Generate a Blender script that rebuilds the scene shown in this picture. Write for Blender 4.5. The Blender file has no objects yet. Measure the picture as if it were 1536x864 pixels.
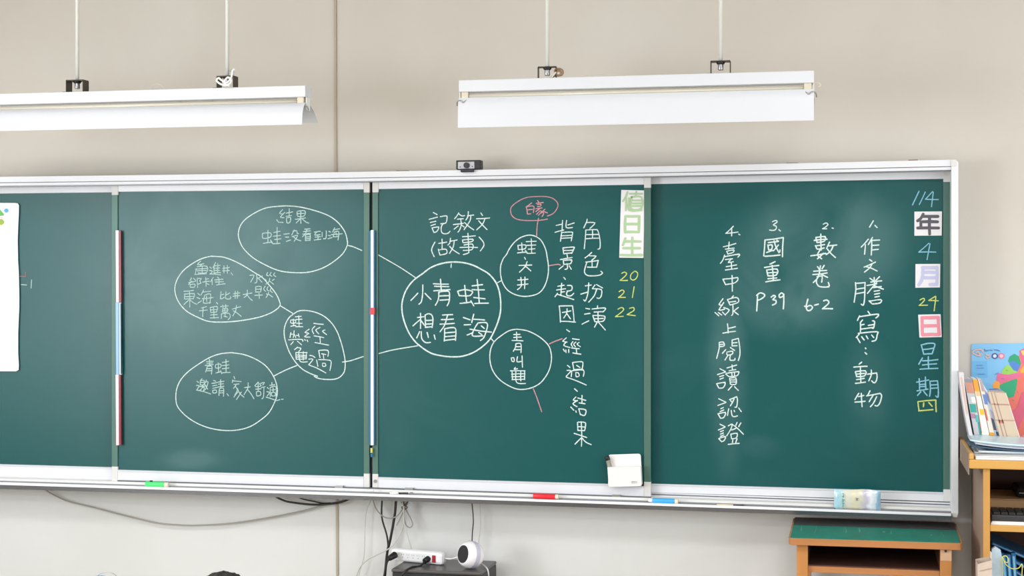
import bpy, bmesh, math, random
import numpy as np
from mathutils import Vector, Matrix
random.seed(7)
S = bpy.context.scene
C = S.collection

# ---------------------------------------------------------------- camera, world, lights, exposure
F = 2358.0; YAW = math.radians(12.37); HZ = 415.0; CAMZ = 1.65; DIST = 5.8
SN, CS = math.sin(YAW), math.cos(YAW)
cd = bpy.data.cameras.new('camera'); cam = bpy.data.objects.new('camera', cd); C.objects.link(cam)
cam.location = (0, -DIST, CAMZ); cam.rotation_euler = (math.pi/2, 0, YAW)
cd.sensor_width = 36; cd.lens = F/1536*36; cd.shift_y = -(432-HZ)/1536
S.camera = cam
S.view_settings.view_transform = 'Standard'; S.view_settings.look = 'None'
S.view_settings.gamma = 1; S.view_settings.use_curve_mapping = False
S.view_settings.exposure = -0.30
W = bpy.data.worlds.new('world'); S.world = W; W.use_nodes = True
W.node_tree.nodes['Background'].inputs[0].default_value = (0.93, 0.96, 1.0, 1)
W.node_tree.nodes['Background'].inputs[1].default_value = 0.50
def area(name, loc, rot, sx, sy, power, col=(1, 1, 1)):
    l = bpy.data.lights.new(name, 'AREA'); l.shape = 'RECTANGLE'; l.size = sx; l.size_y = sy
    l.energy = power; l.color = col
    o = bpy.data.objects.new(name, l); o.location = loc; o.rotation_euler = rot; C.objects.link(o)
    return o
for i, y in enumerate((-2.0, -4.5, -7.0)):
    area('window_daylight', (-4.75, y, 1.68), (0, -math.pi/2, 0), 1.5, 2.0, (30, 190, 70)[i], (0.93, 0.965, 1.0))
    area('window_daylight', (3.25, y, 1.68), (0, math.pi/2, 0), 1.5, 2.0, (58, 66, 66)[i], (0.95, 0.97, 1.0))  # unseen right-hand windows, added to brighten that side of the room
for y in (-2.6, -5.2, -7.8):
    for x in (-3.0, 0.6):
        area('ceiling_lamp_light', (x, y, 3.12), (0, 0, 0), 1.2, 0.62, 44, (0.99, 0.99, 1.0))

# ---------------------------------------------------------------- pixel -> place on a real plane
def ray(u, v):
    c = (u-768)/F
    return Vector((-SN+c*CS, CS+c*SN, -(v-HZ)/F))
def P(u, v, Y):
    d = ray(u, v); t = (Y+DIST)/d.y
    return Vector((0, -DIST, CAMZ))+d*t
def PZ(u, v, z):
    d = ray(u, v); t = (z-CAMZ)/d.z
    return Vector((0, -DIST, CAMZ))+d*t

# ---------------------------------------------------------------- materials
def lin(c):
    return tuple(((x/255)/12.92 if x/255 <= 0.04045 else (((x/255)+0.055)/1.055)**2.4) for x in c)+(1,)
def mat(name, col, rough=0.5, metal=0.0, spec=0.5, noise=0.0, nscale=30, bump=0.0, bscale=200, stretch=None, coat=0):
    m = bpy.data.materials.new(name); m.use_nodes = True
    nt = m.node_tree; b = nt.nodes['Principled BSDF']
    b.inputs['Base Color'].default_value = lin(col); b.inputs['Roughness'].default_value = rough
    b.inputs['Metallic'].default_value = metal; b.inputs['Specular IOR Level'].default_value = spec
    b.inputs['Coat Weight'].default_value = coat
    tc = nt.nodes.new('ShaderNodeTexCoord'); mp = nt.nodes.new('ShaderNodeMapping')
    nt.links.new(tc.outputs['Object'], mp.inputs[0])
    if stretch: mp.inputs['Scale'].default_value = stretch
    if noise:
        n = nt.nodes.new('ShaderNodeTexNoise'); n.inputs['Scale'].default_value = nscale; n.inputs['Detail'].default_value = 4
        nt.links.new(mp.outputs[0], n.inputs[0])
        mx = nt.nodes.new('ShaderNodeMix'); mx.data_type = 'RGBA'
        mx.inputs[6].default_value = lin([max(0, x*(1-noise)) for x in col]); mx.inputs[7].default_value = lin([min(255, x*(1+noise)) for x in col])
        nt.links.new(n.outputs['Fac'], mx.inputs[0]); nt.links.new(mx.outputs[2], b.inputs['Base Color'])
    if bump:
        n2 = nt.nodes.new('ShaderNodeTexNoise'); n2.inputs['Scale'].default_value = bscale
        nt.links.new(mp.outputs[0], n2.inputs[0])
        bp = nt.nodes.new('ShaderNodeBump'); bp.inputs['Strength'].default_value = bump; bp.inputs['Distance'].default_value = 0.002
        nt.links.new(n2.outputs['Fac'], bp.inputs['Height']); nt.links.new(bp.outputs[0], b.inputs['Normal'])
    return m
ALU = mat('white_aluminium', (220, 222, 228), 0.38, 0.0, 0.6, noise=0.02, nscale=6)
ALU2 = mat('aluminium_track', (140, 142, 148), 0.4, 0.3, 0.5)
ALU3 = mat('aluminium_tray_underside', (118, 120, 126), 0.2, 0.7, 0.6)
CAPM = mat('grey_plastic_cap', (212, 211, 210), 0.5)
GAP = mat('black_gap_shade', (10, 18, 18), 0.8)
EDGE = mat('green_aluminium_edge', (72, 108, 98), 0.42, 0.15, 0.5)
WHITE = mat('white_enamel', (207, 210, 216), 0.30, 0, 0.5)
WHITE2 = mat('white_paint', (228, 228, 226), 0.45)
TUBE = mat('unlit_tube_glass', (206, 200, 184), 0.25)
BLACK = mat('black_plastic', (22, 22, 25), 0.4)
DARK = mat('dark_bronze_steel', (60, 54, 46), 0.45, 0.4)
STEEL = mat('grey_steel', (160, 160, 162), 0.3, 0.7)
WOOD = mat('orange_wood', (182, 124, 66), 0.45, noise=0.22, nscale=9, stretch=(1, 1, 0.12))
WOODH = mat('orange_wood_rail', (176, 118, 70), 0.45, noise=0.22, nscale=9, stretch=(0.12, 1, 1))
WOODL = mat('honey_wood_edge', (200, 152, 78), 0.45, noise=0.12, nscale=8, stretch=(0.1, 1, 1))
WOODV = mat('honey_wood_post', (192, 142, 74), 0.45, noise=0.15, nscale=8, stretch=(1, 1, 0.1))
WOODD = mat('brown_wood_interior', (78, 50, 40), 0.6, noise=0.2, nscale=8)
WOODS = mat('pinkish_wood_side', (160, 134, 118), 0.55, noise=0.1, nscale=6, stretch=(1, 1, 0.2))

def board_mat():
    m = mat('green_chalkboard', (34, 92, 87), 0.27, 0, 0.34, bump=0.12, bscale=900)
    nt = m.node_tree; b = nt.nodes['Principled BSDF']; N = nt.nodes.new
    geo = N('ShaderNodeNewGeometry')
    n = N('ShaderNodeTexNoise'); n.inputs['Scale'].default_value = 2.2; n.inputs['Detail'].default_value = 6; n.inputs['Distortion'].default_value = 1.2
    nt.links.new(geo.outputs['Position'], n.inputs[0])
    r = N('ShaderNodeValToRGB'); r.color_ramp.elements[0].position = 0.52; r.color_ramp.elements[1].position = 0.80
    nt.links.new(n.outputs['Fac'], r.inputs[0])
    n2 = N('ShaderNodeTexNoise'); n2.inputs['Scale'].default_value = 260
    nt.links.new(geo.outputs['Position'], n2.inputs[0])
    # chalk dust wiped around (where text was rubbed out); last entry a broad pale patch
    dust_and_pale = [(P(1185, 400, 0), 0.26, 0.27, 0.20), (P(1265, 365, 0), 0.26, 0.22, 0.14), (P(1092, 560, 0), 0.085, 0.40, 0.12),
             (P(1300, 590, 0), 0.10, 0.22, 0.07), (P(300, 685, 0), 0.16, 0.05, 0.10), (P(1140, 668, 0), 0.09, 0.05, 0.06), (P(340, 400, 0), 0.6, 0.45, 0.10)]
    acc = None
    for c, sx, sz, st in dust_and_pale:
        v = N('ShaderNodeVectorMath'); v.operation = 'SUBTRACT'; v.inputs[1].default_value = (c.x, 0, c.z)
        nt.links.new(geo.outputs['Position'], v.inputs[0])
        v2 = N('ShaderNodeVectorMath'); v2.operation = 'MULTIPLY'; v2.inputs[1].default_value = (1/sx, 0, 1/sz)
        nt.links.new(v.outputs[0], v2.inputs[0])
        l = N('ShaderNodeVectorMath'); l.operation = 'LENGTH'; nt.links.new(v2.outputs[0], l.inputs[0])
        mr = N('ShaderNodeMapRange'); mr.interpolation_type = 'SMOOTHSTEP'; mr.inputs[1].default_value = 1.15; mr.inputs[2].default_value = 0.35
        mr.inputs[3].default_value = 0; mr.inputs[4].default_value = st
        nt.links.new(l.outputs['Value'], mr.inputs[0])
        if acc is None: acc = mr.outputs[0]
        else:
            a = N('ShaderNodeMath'); a.operation = 'MAXIMUM'; nt.links.new(acc, a.inputs[0]); nt.links.new(mr.outputs[0], a.inputs[1]); acc = a.outputs[0]
    mu = N('ShaderNodeMath'); mu.operation = 'MULTIPLY_ADD'; mu.inputs[1].default_value = 3.6; mu.inputs[2].default_value = -1.0; mu.use_clamp = True
    nt.links.new(n.outputs['Fac'], mu.inputs[0])
    m3 = N('ShaderNodeMath'); m3.operation = 'MULTIPLY'; nt.links.new(mu.outputs[0], m3.inputs[0]); nt.links.new(acc, m3.inputs[1])
    m4 = N('ShaderNodeMath'); m4.operation = 'MULTIPLY_ADD'; m4.inputs[1].default_value = 0.03
    nt.links.new(r.outputs[0], m4.inputs[0]); nt.links.new(m3.outputs[0], m4.inputs[2])
    m5 = N('ShaderNodeMath'); m5.operation = 'MULTIPLY_ADD'; m5.inputs[1].default_value = 0.02
    nt.links.new(n2.outputs['Fac'], m5.inputs[0]); nt.links.new(m4.outputs[0], m5.inputs[2])
    mx = N('ShaderNodeMix'); mx.data_type = 'RGBA'; mx.inputs[6].default_value = lin((3, 78, 79)); mx.inputs[7].default_value = lin((150, 182, 184))
    nt.links.new(m5.outputs[0], mx.inputs[0]); nt.links.new(mx.outputs[2], b.inputs['Base Color'])
    return m
BOARD = board_mat()
def chalk(name, col):
    m = mat(name, col, 0.9, 0, 0.1)
    nt = m.node_tree; b = nt.nodes['Principled BSDF']; N = nt.nodes.new
    g = N('ShaderNodeNewGeometry'); n = N('ShaderNodeTexNoise'); n.inputs['Scale'].default_value = 420; n.inputs['Detail'].default_value = 2
    nt.links.new(g.outputs['Position'], n.inputs[0])
    mr = N('ShaderNodeMapRange'); mr.inputs[1].default_value = 0.35; mr.inputs[2].default_value = 0.55; mr.inputs[3].default_value = 0.62; mr.inputs[4].default_value = 1.0
    nt.links.new(n.outputs['Fac'], mr.inputs[0]); nt.links.new(mr.outputs[0], b.inputs['Alpha'])
    return m
CH = {'w': chalk('white_chalk', (212, 230, 228)), 'p': chalk('pink_chalk', (205, 150, 160)), 'y': chalk('yellow_chalk', (205, 218, 120)),
      'b': chalk('blue_chalk', (140, 198, 220)), 'f': chalk('faint_white_chalk', (176, 205, 202)), 'r': chalk('faint_red_chalk', (150, 120, 118))}

# ---------------------------------------------------------------- mesh helpers
def new(name, bm, m=None, parent=None, smooth=False, bevel=0, seg=2):
    me = bpy.data.meshes.new(name); bmesh.ops.recalc_face_normals(bm, faces=bm.faces) if not getattr(bm, 'flatmark', False) else None
    bm.to_mesh(me); bm.free()
    if m is not None:
        for x in (m if isinstance(m, (list, tuple)) else [m]): me.materials.append(x)
    if smooth:
        for p in me.polygons: p.use_smooth = True
    o = bpy.data.objects.new(name, me); C.objects.link(o)
    if parent: o.parent = parent; o.matrix_parent_inverse = parent.matrix_basis.inverted()
    if bevel:
        b = o.modifiers.new('bevel', 'BEVEL'); b.width = bevel; b.segments = seg; b.limit_method = 'ANGLE'
    return o
def raw(name, verts, faces, m, parent=None, smooth=False):
    me = bpy.data.meshes.new(name); me.from_pydata([tuple(v) for v in verts], [], faces); me.update()
    for x in (m if isinstance(m, (list, tuple)) else [m]): me.materials.append(x)
    if smooth:
        for p in me.polygons: p.use_smooth = True
    o = bpy.data.objects.new(name, me); C.objects.link(o)
    if parent: o.parent = parent; o.matrix_parent_inverse = parent.matrix_basis.inverted()
    return o
def thing(name, label, cat, loc, group=None):
    o = bpy.data.objects.new(name, None); C.objects.link(o); o.location = loc; o.empty_display_size = 0.05
    tag(o, label, cat, group); return o
def tag(o, label, cat, group=None):
    o['label'] = label; o['category'] = cat
    if group: o['group'] = group
    return o
def part(o, label): o['label'] = label; return o
def struct(o): o['kind'] = 'structure'; return o
def box(bm, x0, x1, y0, y1, z0, z1, M=None, mi=0):
    vs = [bm.verts.new((x, y, z)) for x in (x0, x1) for y in (y0, y1) for z in (z0, z1)]
    fs = [(0, 1, 3, 2), (4, 6, 7, 5), (0, 4, 5, 1), (2, 3, 7, 6), (0, 2, 6, 4), (1, 5, 7, 3)]
    for f in fs:
        fc = bm.faces.new([vs[i] for i in f]); fc.material_index = mi
    if M is not None: bmesh.ops.transform(bm, matrix=M, verts=vs)
    return vs
def boxo(name, x0, x1, y0, y1, z0, z1, m, parent=None, bevel=0, M=None):
    bm = bmesh.new(); box(bm, x0, x1, y0, y1, z0, z1, M); return new(name, bm, m, parent, bevel=bevel)
def cyl(bm, a, b, r0, r1=None, n=16, mi=0):
    a = Vector(a); b = Vector(b); r1 = r0 if r1 is None else r1; d = (b-a).normalized()
    up = Vector((0, 0, 1)) if abs(d.z) < 0.9 else Vector((1, 0, 0)); s = d.cross(up).normalized(); t = s.cross(d)
    A = [bm.verts.new(a+(s*math.cos(k*2*math.pi/n)+t*math.sin(k*2*math.pi/n))*r0) for k in range(n)]
    B = [bm.verts.new(b+(s*math.cos(k*2*math.pi/n)+t*math.sin(k*2*math.pi/n))*r1) for k in range(n)]
    for k in range(n):
        f = bm.faces.new((A[k], A[(k+1) % n], B[(k+1) % n], B[k])); f.material_index = mi
    bm.faces.new(A[::-1]).material_index = mi; bm.faces.new(B).material_index = mi
def cylo(name, a, b, r0, m, parent=None, r1=None, n=16, smooth=False, bevel=0):
    bm = bmesh.new(); cyl(bm, a, b, r0, r1, n); o = new(name, bm, m, parent, bevel=bevel)
    for p in o.data.polygons: p.use_smooth = len(p.vertices) == 4
    return o
def catmull(pts, k=6, closed=False):
    pts = [Vector(p) for p in pts]
    if len(pts) < 3: return pts
    out = []; n = len(pts)
    for i in range(n if closed else n-1):
        if closed: p0, p1, p2, p3 = pts[i-1], pts[i], pts[(i+1) % n], pts[(i+2) % n]
        else: p0, p1, p2, p3 = pts[max(i-1, 0)], pts[i], pts[i+1], pts[min(i+2, n-1)]
        for j in range(k):
            t = j/k
            out.append(0.5*((2*p1)+(p2-p0)*t+(2*p0-5*p1+4*p2-p3)*t*t+(3*p1-p0-3*p2+p3)*t**3))
    out.append(pts[0] if closed else pts[-1]); return out
def tube(name, pts, r, m, parent=None, k=6, n=8):
    pts = catmull(pts, k); bm = bmesh.new(); rings = []
    prev = None
    for i, p in enumerate(pts):
        d = (pts[min(i+1, len(pts)-1)]-pts[max(i-1, 0)]).normalized()
        up = prev if prev is not None else (Vector((0, 1, 0)) if abs(d.y) < 0.9 else Vector((1, 0, 0)))
        s = d.cross(up).normalized(); t = s.cross(d); prev = t
        rings.append([bm.verts.new(p+(s*math.cos(a*2*math.pi/n)+t*math.sin(a*2*math.pi/n))*r) for a in range(n)])
    for A, B in zip(rings, rings[1:]):
        for a in range(n): bm.faces.new((A[a], A[(a+1) % n], B[(a+1) % n], B[a]))
    bm.faces.new(rings[0][::-1]); bm.faces.new(rings[-1])
    return new(name, bm, m, parent, smooth=True)
def ptube(name, px, Y, r, m, parent=None, **kw):
    return tube(name, [P(p[0], p[1], p[2] if len(p) > 2 else Y) for p in px], r, m, parent, **kw)
def curve(pts):
    xs = [p[0] for p in pts]; ys = [p[1] for p in pts]
    return np.poly1d(np.polyfit(xs, ys, 2 if len(pts) > 3 else (1 if len(pts) < 3 else 2)))
def us(u0, u1, step=80):
    n = max(1, int(abs(u1-u0)/step)); return [u0+(u1-u0)*i/n for i in range(n+1)]
def strip(name, u0, u1, top, bot, Y, depth, m, parent=None, bevel=0, Yb=None):
    """a long bar whose front face lies in plane Y between two measured edge lines, going back by depth"""
    bm = bmesh.new(); cols = []
    for u in us(u0, u1):
        a = P(u, float(top(u)), Y); b = P(u, float(bot(u)), Y if Yb is None else Yb)
        b.x = a.x
        cols.append([bm.verts.new(v) for v in (a, b, Vector((b.x, Y+depth, b.z)), Vector((a.x, Y+depth, a.z)))])
    for A, B in zip(cols, cols[1:]):
        for k in range(4): bm.faces.new((A[k], A[(k+1) % 4], B[(k+1) % 4], B[k]))
    bm.faces.new(cols[0][::-1]); bm.faces.new(cols[-1])
    return new(name, bm, m, parent, bevel=bevel)
def quad(name, corners, Y, depth, m, parent=None, bevel=0):
    """plate with four pixel corners (tl tr br bl) in plane Y"""
    bm = bmesh.new(); A = [bm.verts.new(P(u, v, Y)) for u, v in corners]; B = [bm.verts.new(P(u, v, Y)+Vector((0, depth, 0))) for u, v in corners]
    bm.faces.new(A); bm.faces.new(B[::-1])
    for k in range(4): bm.faces.new((A[k], A[(k+1) % 4], B[(k+1) % 4], B[k]))
    return new(name, bm, m, parent, bevel=bevel)
def ribbon(V, Fc, pts, w, taper=True):
    """flat chalk stroke in the xz plane; pts are world points"""
    n = len(pts)
    if n < 2: return
    y = pts[0].y; L = []; R = []
    for i, p in enumerate(pts):
        a = pts[max(i-1, 0)]; b = pts[min(i+1, n-1)]
        d = Vector((b.x-a.x, 0, b.z-a.z)); d = d.normalized() if d.length > 1e-7 else Vector((1, 0, 0))
        # mitre on sharp turns
        nr = Vector((-d.z, 0, d.x)); k = 1.0
        if 0 < i < n-1:
            e = Vector((b.x-p.x, 0, b.z-p.z)).normalized(); k = min(1.6, 1/max(0.55, abs(nr.dot(Vector((-e.z, 0, e.x))))))
        ww = w*0.5*k*random.uniform(0.9, 1.1)
        L.append(p+nr*ww); R.append(p-nr*ww)
    base = len(V)
    d0 = (pts[0]-pts[1]).normalized(); d1 = (pts[-1]-pts[-2]).normalized()
    def cap(c, d, r):
        s = Vector((-d.z, 0, d.x)); return [c+(d*math.cos(a)+s*math.sin(a))*r for a in (-1.0, -0.35, 0.35, 1.0)]
    for i in range(n): V.append(L[i]); V.append(R[i])
    for i in range(n-1):
        a = base+2*i; Fc.append((a, a+1, a+3, a+2))
    for end, dd, idx in ((pts[0], d0, 0), (pts[-1], d1, n-1)):
        cs = cap(end, dd, w*0.5); b2 = len(V); V.extend(cs)
        a, b = base+2*idx, base+2*idx+1
        Fc.append((a, b2+3, b2+2, b2+1, b2, b) if idx else (b, b2+3, b2+2, b2+1, b2, a))
def strokes(name, s, ox, oy, Y, col, w, parent, smooth=False, sc=8.0, material=None, lift=0.0):
    V = []; Fc = []
    for si, st in enumerate(s.split('|')):
        nums = [tuple(float(q) for q in t.split(',')) for t in st.split()]
        pts = [P(ox+a/sc, oy+b/sc, Y+lift) for a, b in nums]
        for p in pts: p.y -= 0.00007*si
        if smooth or len(pts) > 2:
            pts = catmull(pts, 6 if smooth else 3)
        if len(pts) == 2:
            a, b = pts; mid = (a+b)/2+Vector((random.uniform(-1, 1), 0, random.uniform(-1, 1)))*(b-a).length*0.02; pts = [a, mid, b]
        ribbon(V, Fc, pts, w*0.77*PXM)
    return raw(name, V, Fc, material or CH[col], parent)
PXM = 5.75/F    # metres per pixel on the board

# ================================================================ ROOM
def wall_material():
    m = mat('cream_wall_paint', (206, 198, 180), 0.75, 0, 0.25, bump=0.15, bscale=400)
    nt = m.node_tree; b = nt.nodes['Principled BSDF']; N = nt.nodes.new
    g = N('ShaderNodeNewGeometry'); sp = N('ShaderNodeSeparateXYZ'); nt.links.new(g.outputs['Position'], sp.inputs[0])
    mr = N('ShaderNodeMapRange'); mr.inputs[1].default_value = 1.02; mr.inputs[2].default_value = 1.12; nt.links.new(sp.outputs[2], mr.inputs[0])
    mx = N('ShaderNodeMix'); mx.data_type = 'RGBA'; mx.inputs[6].default_value = lin((214, 215, 214)); mx.inputs[7].default_value = lin((201, 196, 188))
    nt.links.new(mr.outputs[0], mx.inputs[0])
    n = N('ShaderNodeTexNoise'); n.inputs['Scale'].default_value = 1.6; n.inputs['Detail'].default_value = 5; nt.links.new(g.outputs['Position'], n.inputs[0])
    m2 = N('ShaderNodeMix'); m2.data_type = 'RGBA'; m2.blend_type = 'MULTIPLY'; m2.inputs[0].default_value = 1
    rr = N('ShaderNodeValToRGB'); rr.color_ramp.elements[0].position = 0.3; rr.color_ramp.elements[0].color = (0.93, 0.925, 0.91, 1); rr.color_ramp.elements[1].position = 0.7; rr.color_ramp.elements[1].color = (1, 1, 1, 1)
    nt.links.new(n.outputs['Fac'], rr.inputs[0]); nt.links.new(mx.outputs[2], m2.inputs[6]); nt.links.new(rr.outputs[0], m2.inputs[7])
    nt.links.new(m2.outputs[2], b.inputs['Base Color'])
    return m
WALL = wall_material()
CEIL = mat('white_ceiling_paint', (226, 224, 218), 0.8)
struct(boxo('wall_back', -4.7, 3.2, 0.0, 0.15, 0, 3.2, WALL))
FLOORM = mat('beige_terrazzo_floor', (168, 158, 142), 0.35, noise=0.08, nscale=60)
fl = struct(boxo('floor', -4.7, 3.2, -9.5, 0, -0.1, 0, FLOORM))
struct(boxo('ceiling', -4.7, 3.2, -9.5, 0, 3.2, 3.3, CEIL))
bm = bmesh.new()
box(bm, -4.85, -4.7, -9.5, 0, 0, 0.88); box(bm, -4.85, -4.7, -9.5, 0, 2.48, 3.2)
for a, b in ((-9.5, -8.05), (-5.95, -5.55), (-3.45, -3.05), (-0.95, 0)): box(bm, -4.85, -4.7, a, b, 0.88, 2.48)
struct(new('wall_left', bm, WALL))
bm = bmesh.new()
box(bm, 3.2, 3.35, -9.5, 0, 0, 0.88); box(bm, 3.2, 3.35, -9.5, 0, 2.48, 3.2)
for a, b in ((-9.5, -8.05), (-5.95, -5.55), (-3.45, -3.05), (-0.95, 0)): box(bm, 3.2, 3.35, a, b, 0.88, 2.48)
struct(new('wall_right', bm, WALL))
for i, y in enumerate((-2.0, -4.5, -7.0)):
    bm = bmesh.new()
    for a, b, c, d in ((y-1.05, y+1.05, 0.88, 0.93), (y-1.05, y+1.05, 2.43, 2.48), (y-1.05, y-1.0, 0.93, 2.43), (y+1.0, y+1.05, 0.93, 2.43), (y-0.02, y+0.02, 0.93, 2.43)):
        box(bm, -4.84, -4.80, a, b, c, d)
    wo = struct(new('window_%d' % (i+1), bm, ALU))
    w2 = wo.copy(); w2.name = 'window_%d' % (i+4); w2.location.x = 8.02; C.objects.link(w2)  # right-wall frames, added along with the brightening lights there
struct(boxo('wall_rear', -4.7, 3.2, -9.65, -9.5, 0, 3.2, mat('rear_wall_paint', (186, 182, 172), 0.8)))
rb = thing('added_notice_board', 'wide dark green notice board added unseen on the rear wall to darken reflections', 'notice board', (-0.7, -9.48, 0.9))
boxo('cork_panel', -3.6, 2.2, -9.49, -9.465, 0.9, 2.3, mat('dark_green_cork', (40, 70, 60), 0.9), rb); boxo('board_rim', -3.65, 2.25, -9.495, -9.475, 0.85, 2.35, WOODL, rb)  # unseen board, added so the chalkboard reflects something darker
# ceiling lamp housings that carry the ceiling light
for y in (-2.6, -5.2, -7.8):
    for x in (-3.0, 0.6):
        t = thing('ceiling_lamp', 'white ceiling lamp over the %s of the classroom, %s side' % ({-2.6: 'front', -5.2: 'middle', -7.8: 'rear'}[y], 'window' if x < 0 else 'door'), 'lamp', (x, y, 3.2), 'classroom ceiling lamps')
        boxo('lamp_housing', x-0.62, x+0.62, y-0.33, y+0.33, 3.13, 3.2, WHITE2, t)
# seam / thin conduit on the wall
SEAM = mat('beige_conduit', (168, 158, 140), 0.6)
p0 = P(502.5, -60, 0); p1 = P(507, 1060, 0); p1.z = 0.0; p0.z = 3.2
bm = bmesh.new()
for dx, w, dpt in ((0, 0.004, 0.006),):
    vs = [(p0.x-w, 0, p0.z), (p0.x+w, 0, p0.z), (p1.x+w, 0, p1.z), (p1.x-w, 0, p1.z)]
    A = [bm.verts.new(v) for v in vs]; B = [bm.verts.new((v[0], -dpt, v[2])) for v in vs]
    bm.faces.new(B)
    for k in range(4): bm.faces.new((A[k], A[(k+1) % 4], B[(k+1) % 4], B[k]))
struct(new('trim_1', bm, SEAM))
struct(boxo('baseboard_back', -4.7, 3.2, -0.012, 0, 0, 0.1, mat('brown_baseboard', (120, 96, 80), 0.5)))

# ================================================================ CHALKBOARD FRAME
T0 = curve([(0, 264.7), (330, 261.3), (502, 258.2), (790, 253.2), (1130, 245.7), (1426, 239.6)])
T1 = curve([(30, 273.1), (330, 270), (790, 262.5), (1130, 255.2), (1426, 249.6)])
T2 = curve([(30, 278.3), (330, 274.8), (790, 268.0), (1130, 260.8), (1426, 255.0)])
A0 = curve([(30, 718.2), (330, 727.3), (730, 739.3), (1160, 753.3), (1410, 762.8)])
A1 = curve([(30, 722.6), (330, 731.7), (730, 743.6), (1160, 758.8), (1410, 766.8)])
L0 = curve([(30, 724.4), (330, 733.8), (730, 746.3), (1160, 761.3), (1410, 769.9)])
L1 = curve([(30, 728.2), (330, 737.6), (730, 749.8), (1160, 765.1), (1410, 773.6)])
off = lambda c, d: (lambda u: c(u)+d)
UL = -260
YF = -0.13; YP2 = -0.085; YP1 = -0.050
fr = thing('chalkboard', 'long green sliding chalkboard in a white aluminium frame, covered with chalk writing', 'chalkboard', (P(700, 500, 0).x, 0, 0.8))
strip('top_channel', UL, 1427, T0, T1, YF, 0.13, ALU, fr, bevel=0.0015)
strip('top_channel_lip', UL, 1427, off(T1, 0.9), T2, YF+0.004, 0.02, ALU, fr, bevel=0.0012)
strip('track_gap', UL, 1427, off(T1, -0.5), off(T2, 1.4), YF+0.012, 0.03, ALU2, fr)
# side post on the right with corner caps
quad('side_post', [(1427, 246), (1437.6, 245.6), (1437.6, 772), (1427, 772)], YF-0.004, 0.134, ALU, fr, bevel=0.0015)
quad('corner_cap', [(1426.5, 239.3), (1434.5, 239.0), (1434.5, 249.3), (1426.5, 249.5)], YF-0.006, 0.136, CAPM, fr, bevel=0.002)
quad('corner_cap', [(1426.5, 769), (1437.8, 769.3), (1436, 776.5), (1429, 776)], YF-0.012, 0.14, CAPM, fr, bevel=0.002)
quad('corner_cap', [(1434.4, 240.5), (1437.6, 243), (1437.6, 250), (1434.4, 250)], YF-0.005, 0.13, ALU, fr, bevel=0.001)
# bottom track, tray step, tray floor, lip, underside
strip('bottom_track', UL, 1427, off(A0, -11), off(A0, 1.5), -0.040, 0.04, ALU2, fr)
strip('bottom_track_rib', UL, 1427, off(A0, -9), off(A0, -6.8), -0.046, 0.02, ALU, fr)
strip('bottom_track_rib', UL, 1427, off(A0, -4.6), off(A0, -2.6), -0.050, 0.02, ALU, fr)
strip('tray_step', UL, 1427, A0, A1, YF+0.022, 0.09, WHITE2, fr, bevel=0.001)
strip('tray_floor', UL, 1427, off(A1, 0.2), off(L0, 2.5), YF+0.002, 0.07, ALU2, fr)
strip('tray_lip', UL, 1427, L0, L1, YF-0.022, 0.012, mat('bright_lip', (238, 240, 245), 0.3), fr, bevel=0.001)
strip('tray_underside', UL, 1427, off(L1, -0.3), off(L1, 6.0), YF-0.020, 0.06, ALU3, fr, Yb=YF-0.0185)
strip('track_shadow_strip', 176, 976, off(A0, -2.0), off(A0, 0.1), YF+0.030, 0.010, mat('track_shade', (92, 96, 102), 0.5), fr)  # shade between panel rails and tray, put in as a solid dark strip
strip('back_board', UL, 1427, off(T2, 0), off(A0, 0), -0.012, 0.012, mat('dark_backing', (20, 40, 38), 0.7), fr)

# ================================================================ PANELS
def panel(label, ua, ub, Y, top_in, top_out, bot_in, bot_out, cut_left, cut_right, trl):
    bm = bmesh.new(); cols = []
    ia = ua+(cut_left-1 if cut_left else 0); ib = ub-(cut_right-1 if cut_right else 0)
    for u in us(ia, ib, 60):
        a = P(u, float(top_in(u))-2, Y+0.004); b = P(u, float(bot_in(u))+2, Y+0.004)
        cols.append((bm.verts.new(a), bm.verts.new(b)))
    for A, B in zip(cols, cols[1:]): bm.faces.new((A[0], A[1], B[1], B[0]))
    g = bmesh.ops.extrude_face_region(bm, geom=bm.faces[:]); bmesh.ops.translate(bm, verts=[v for v in g['geom'] if isinstance(v, bmesh.types.BMVert)], vec=(0, 0.014, 0))
    t = new('sliding_panel', bm, BOARD, fr); t['label'] = label
    strip('top_rail', ua+cut_left, ub-cut_right, top_out, top_in, Y-0.002, 0.018, ALU if Y == YP2 else ALU, t, bevel=0.001)
    strip('bottom_rail', ua+cut_left, ub-cut_right, bot_in, bot_out, Y-0.002, 0.018, ALU, t, bevel=0.001)
    strip('rail_lip', ua+cut_left, ub-cut_right, off(bot_in, 0), off(bot_in, 2.2), Y-0.005, 0.01, WHITE, t)
    for side, c in ((0, cut_left), (1, cut_right)):
        if not c: continue
        a, b = (ua, ua+c) if side == 0 else (ub-c, ub)
        quad('edge_strip', [(a, top_in(a)+4), (b, top_in(b)+4), (b, bot_in(b)-4), (a, bot_in(a)-4)], Y-0.001, 0.018, EDGE, t, bevel=0.001)
        quad('corner_cap', [(a, top_out(a)), (b+(0.5 if side == 0 else 0), top_out(b)), (b+(0.5 if side == 0 else 0), top_in(b)+4.8), (a, top_in(a)+4.8)], Y-0.004, 0.02, CAPM, t, bevel=0.001)
        quad('corner_cap', [(a, bot_in(a)-4.6), (b, bot_in(b)-4.6), (b, bot_out(b)), (a, bot_out(a))], Y-0.004, 0.02, CAPM, t, bevel=0.001)
    return t
TO = off(T2, -1.5)
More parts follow.
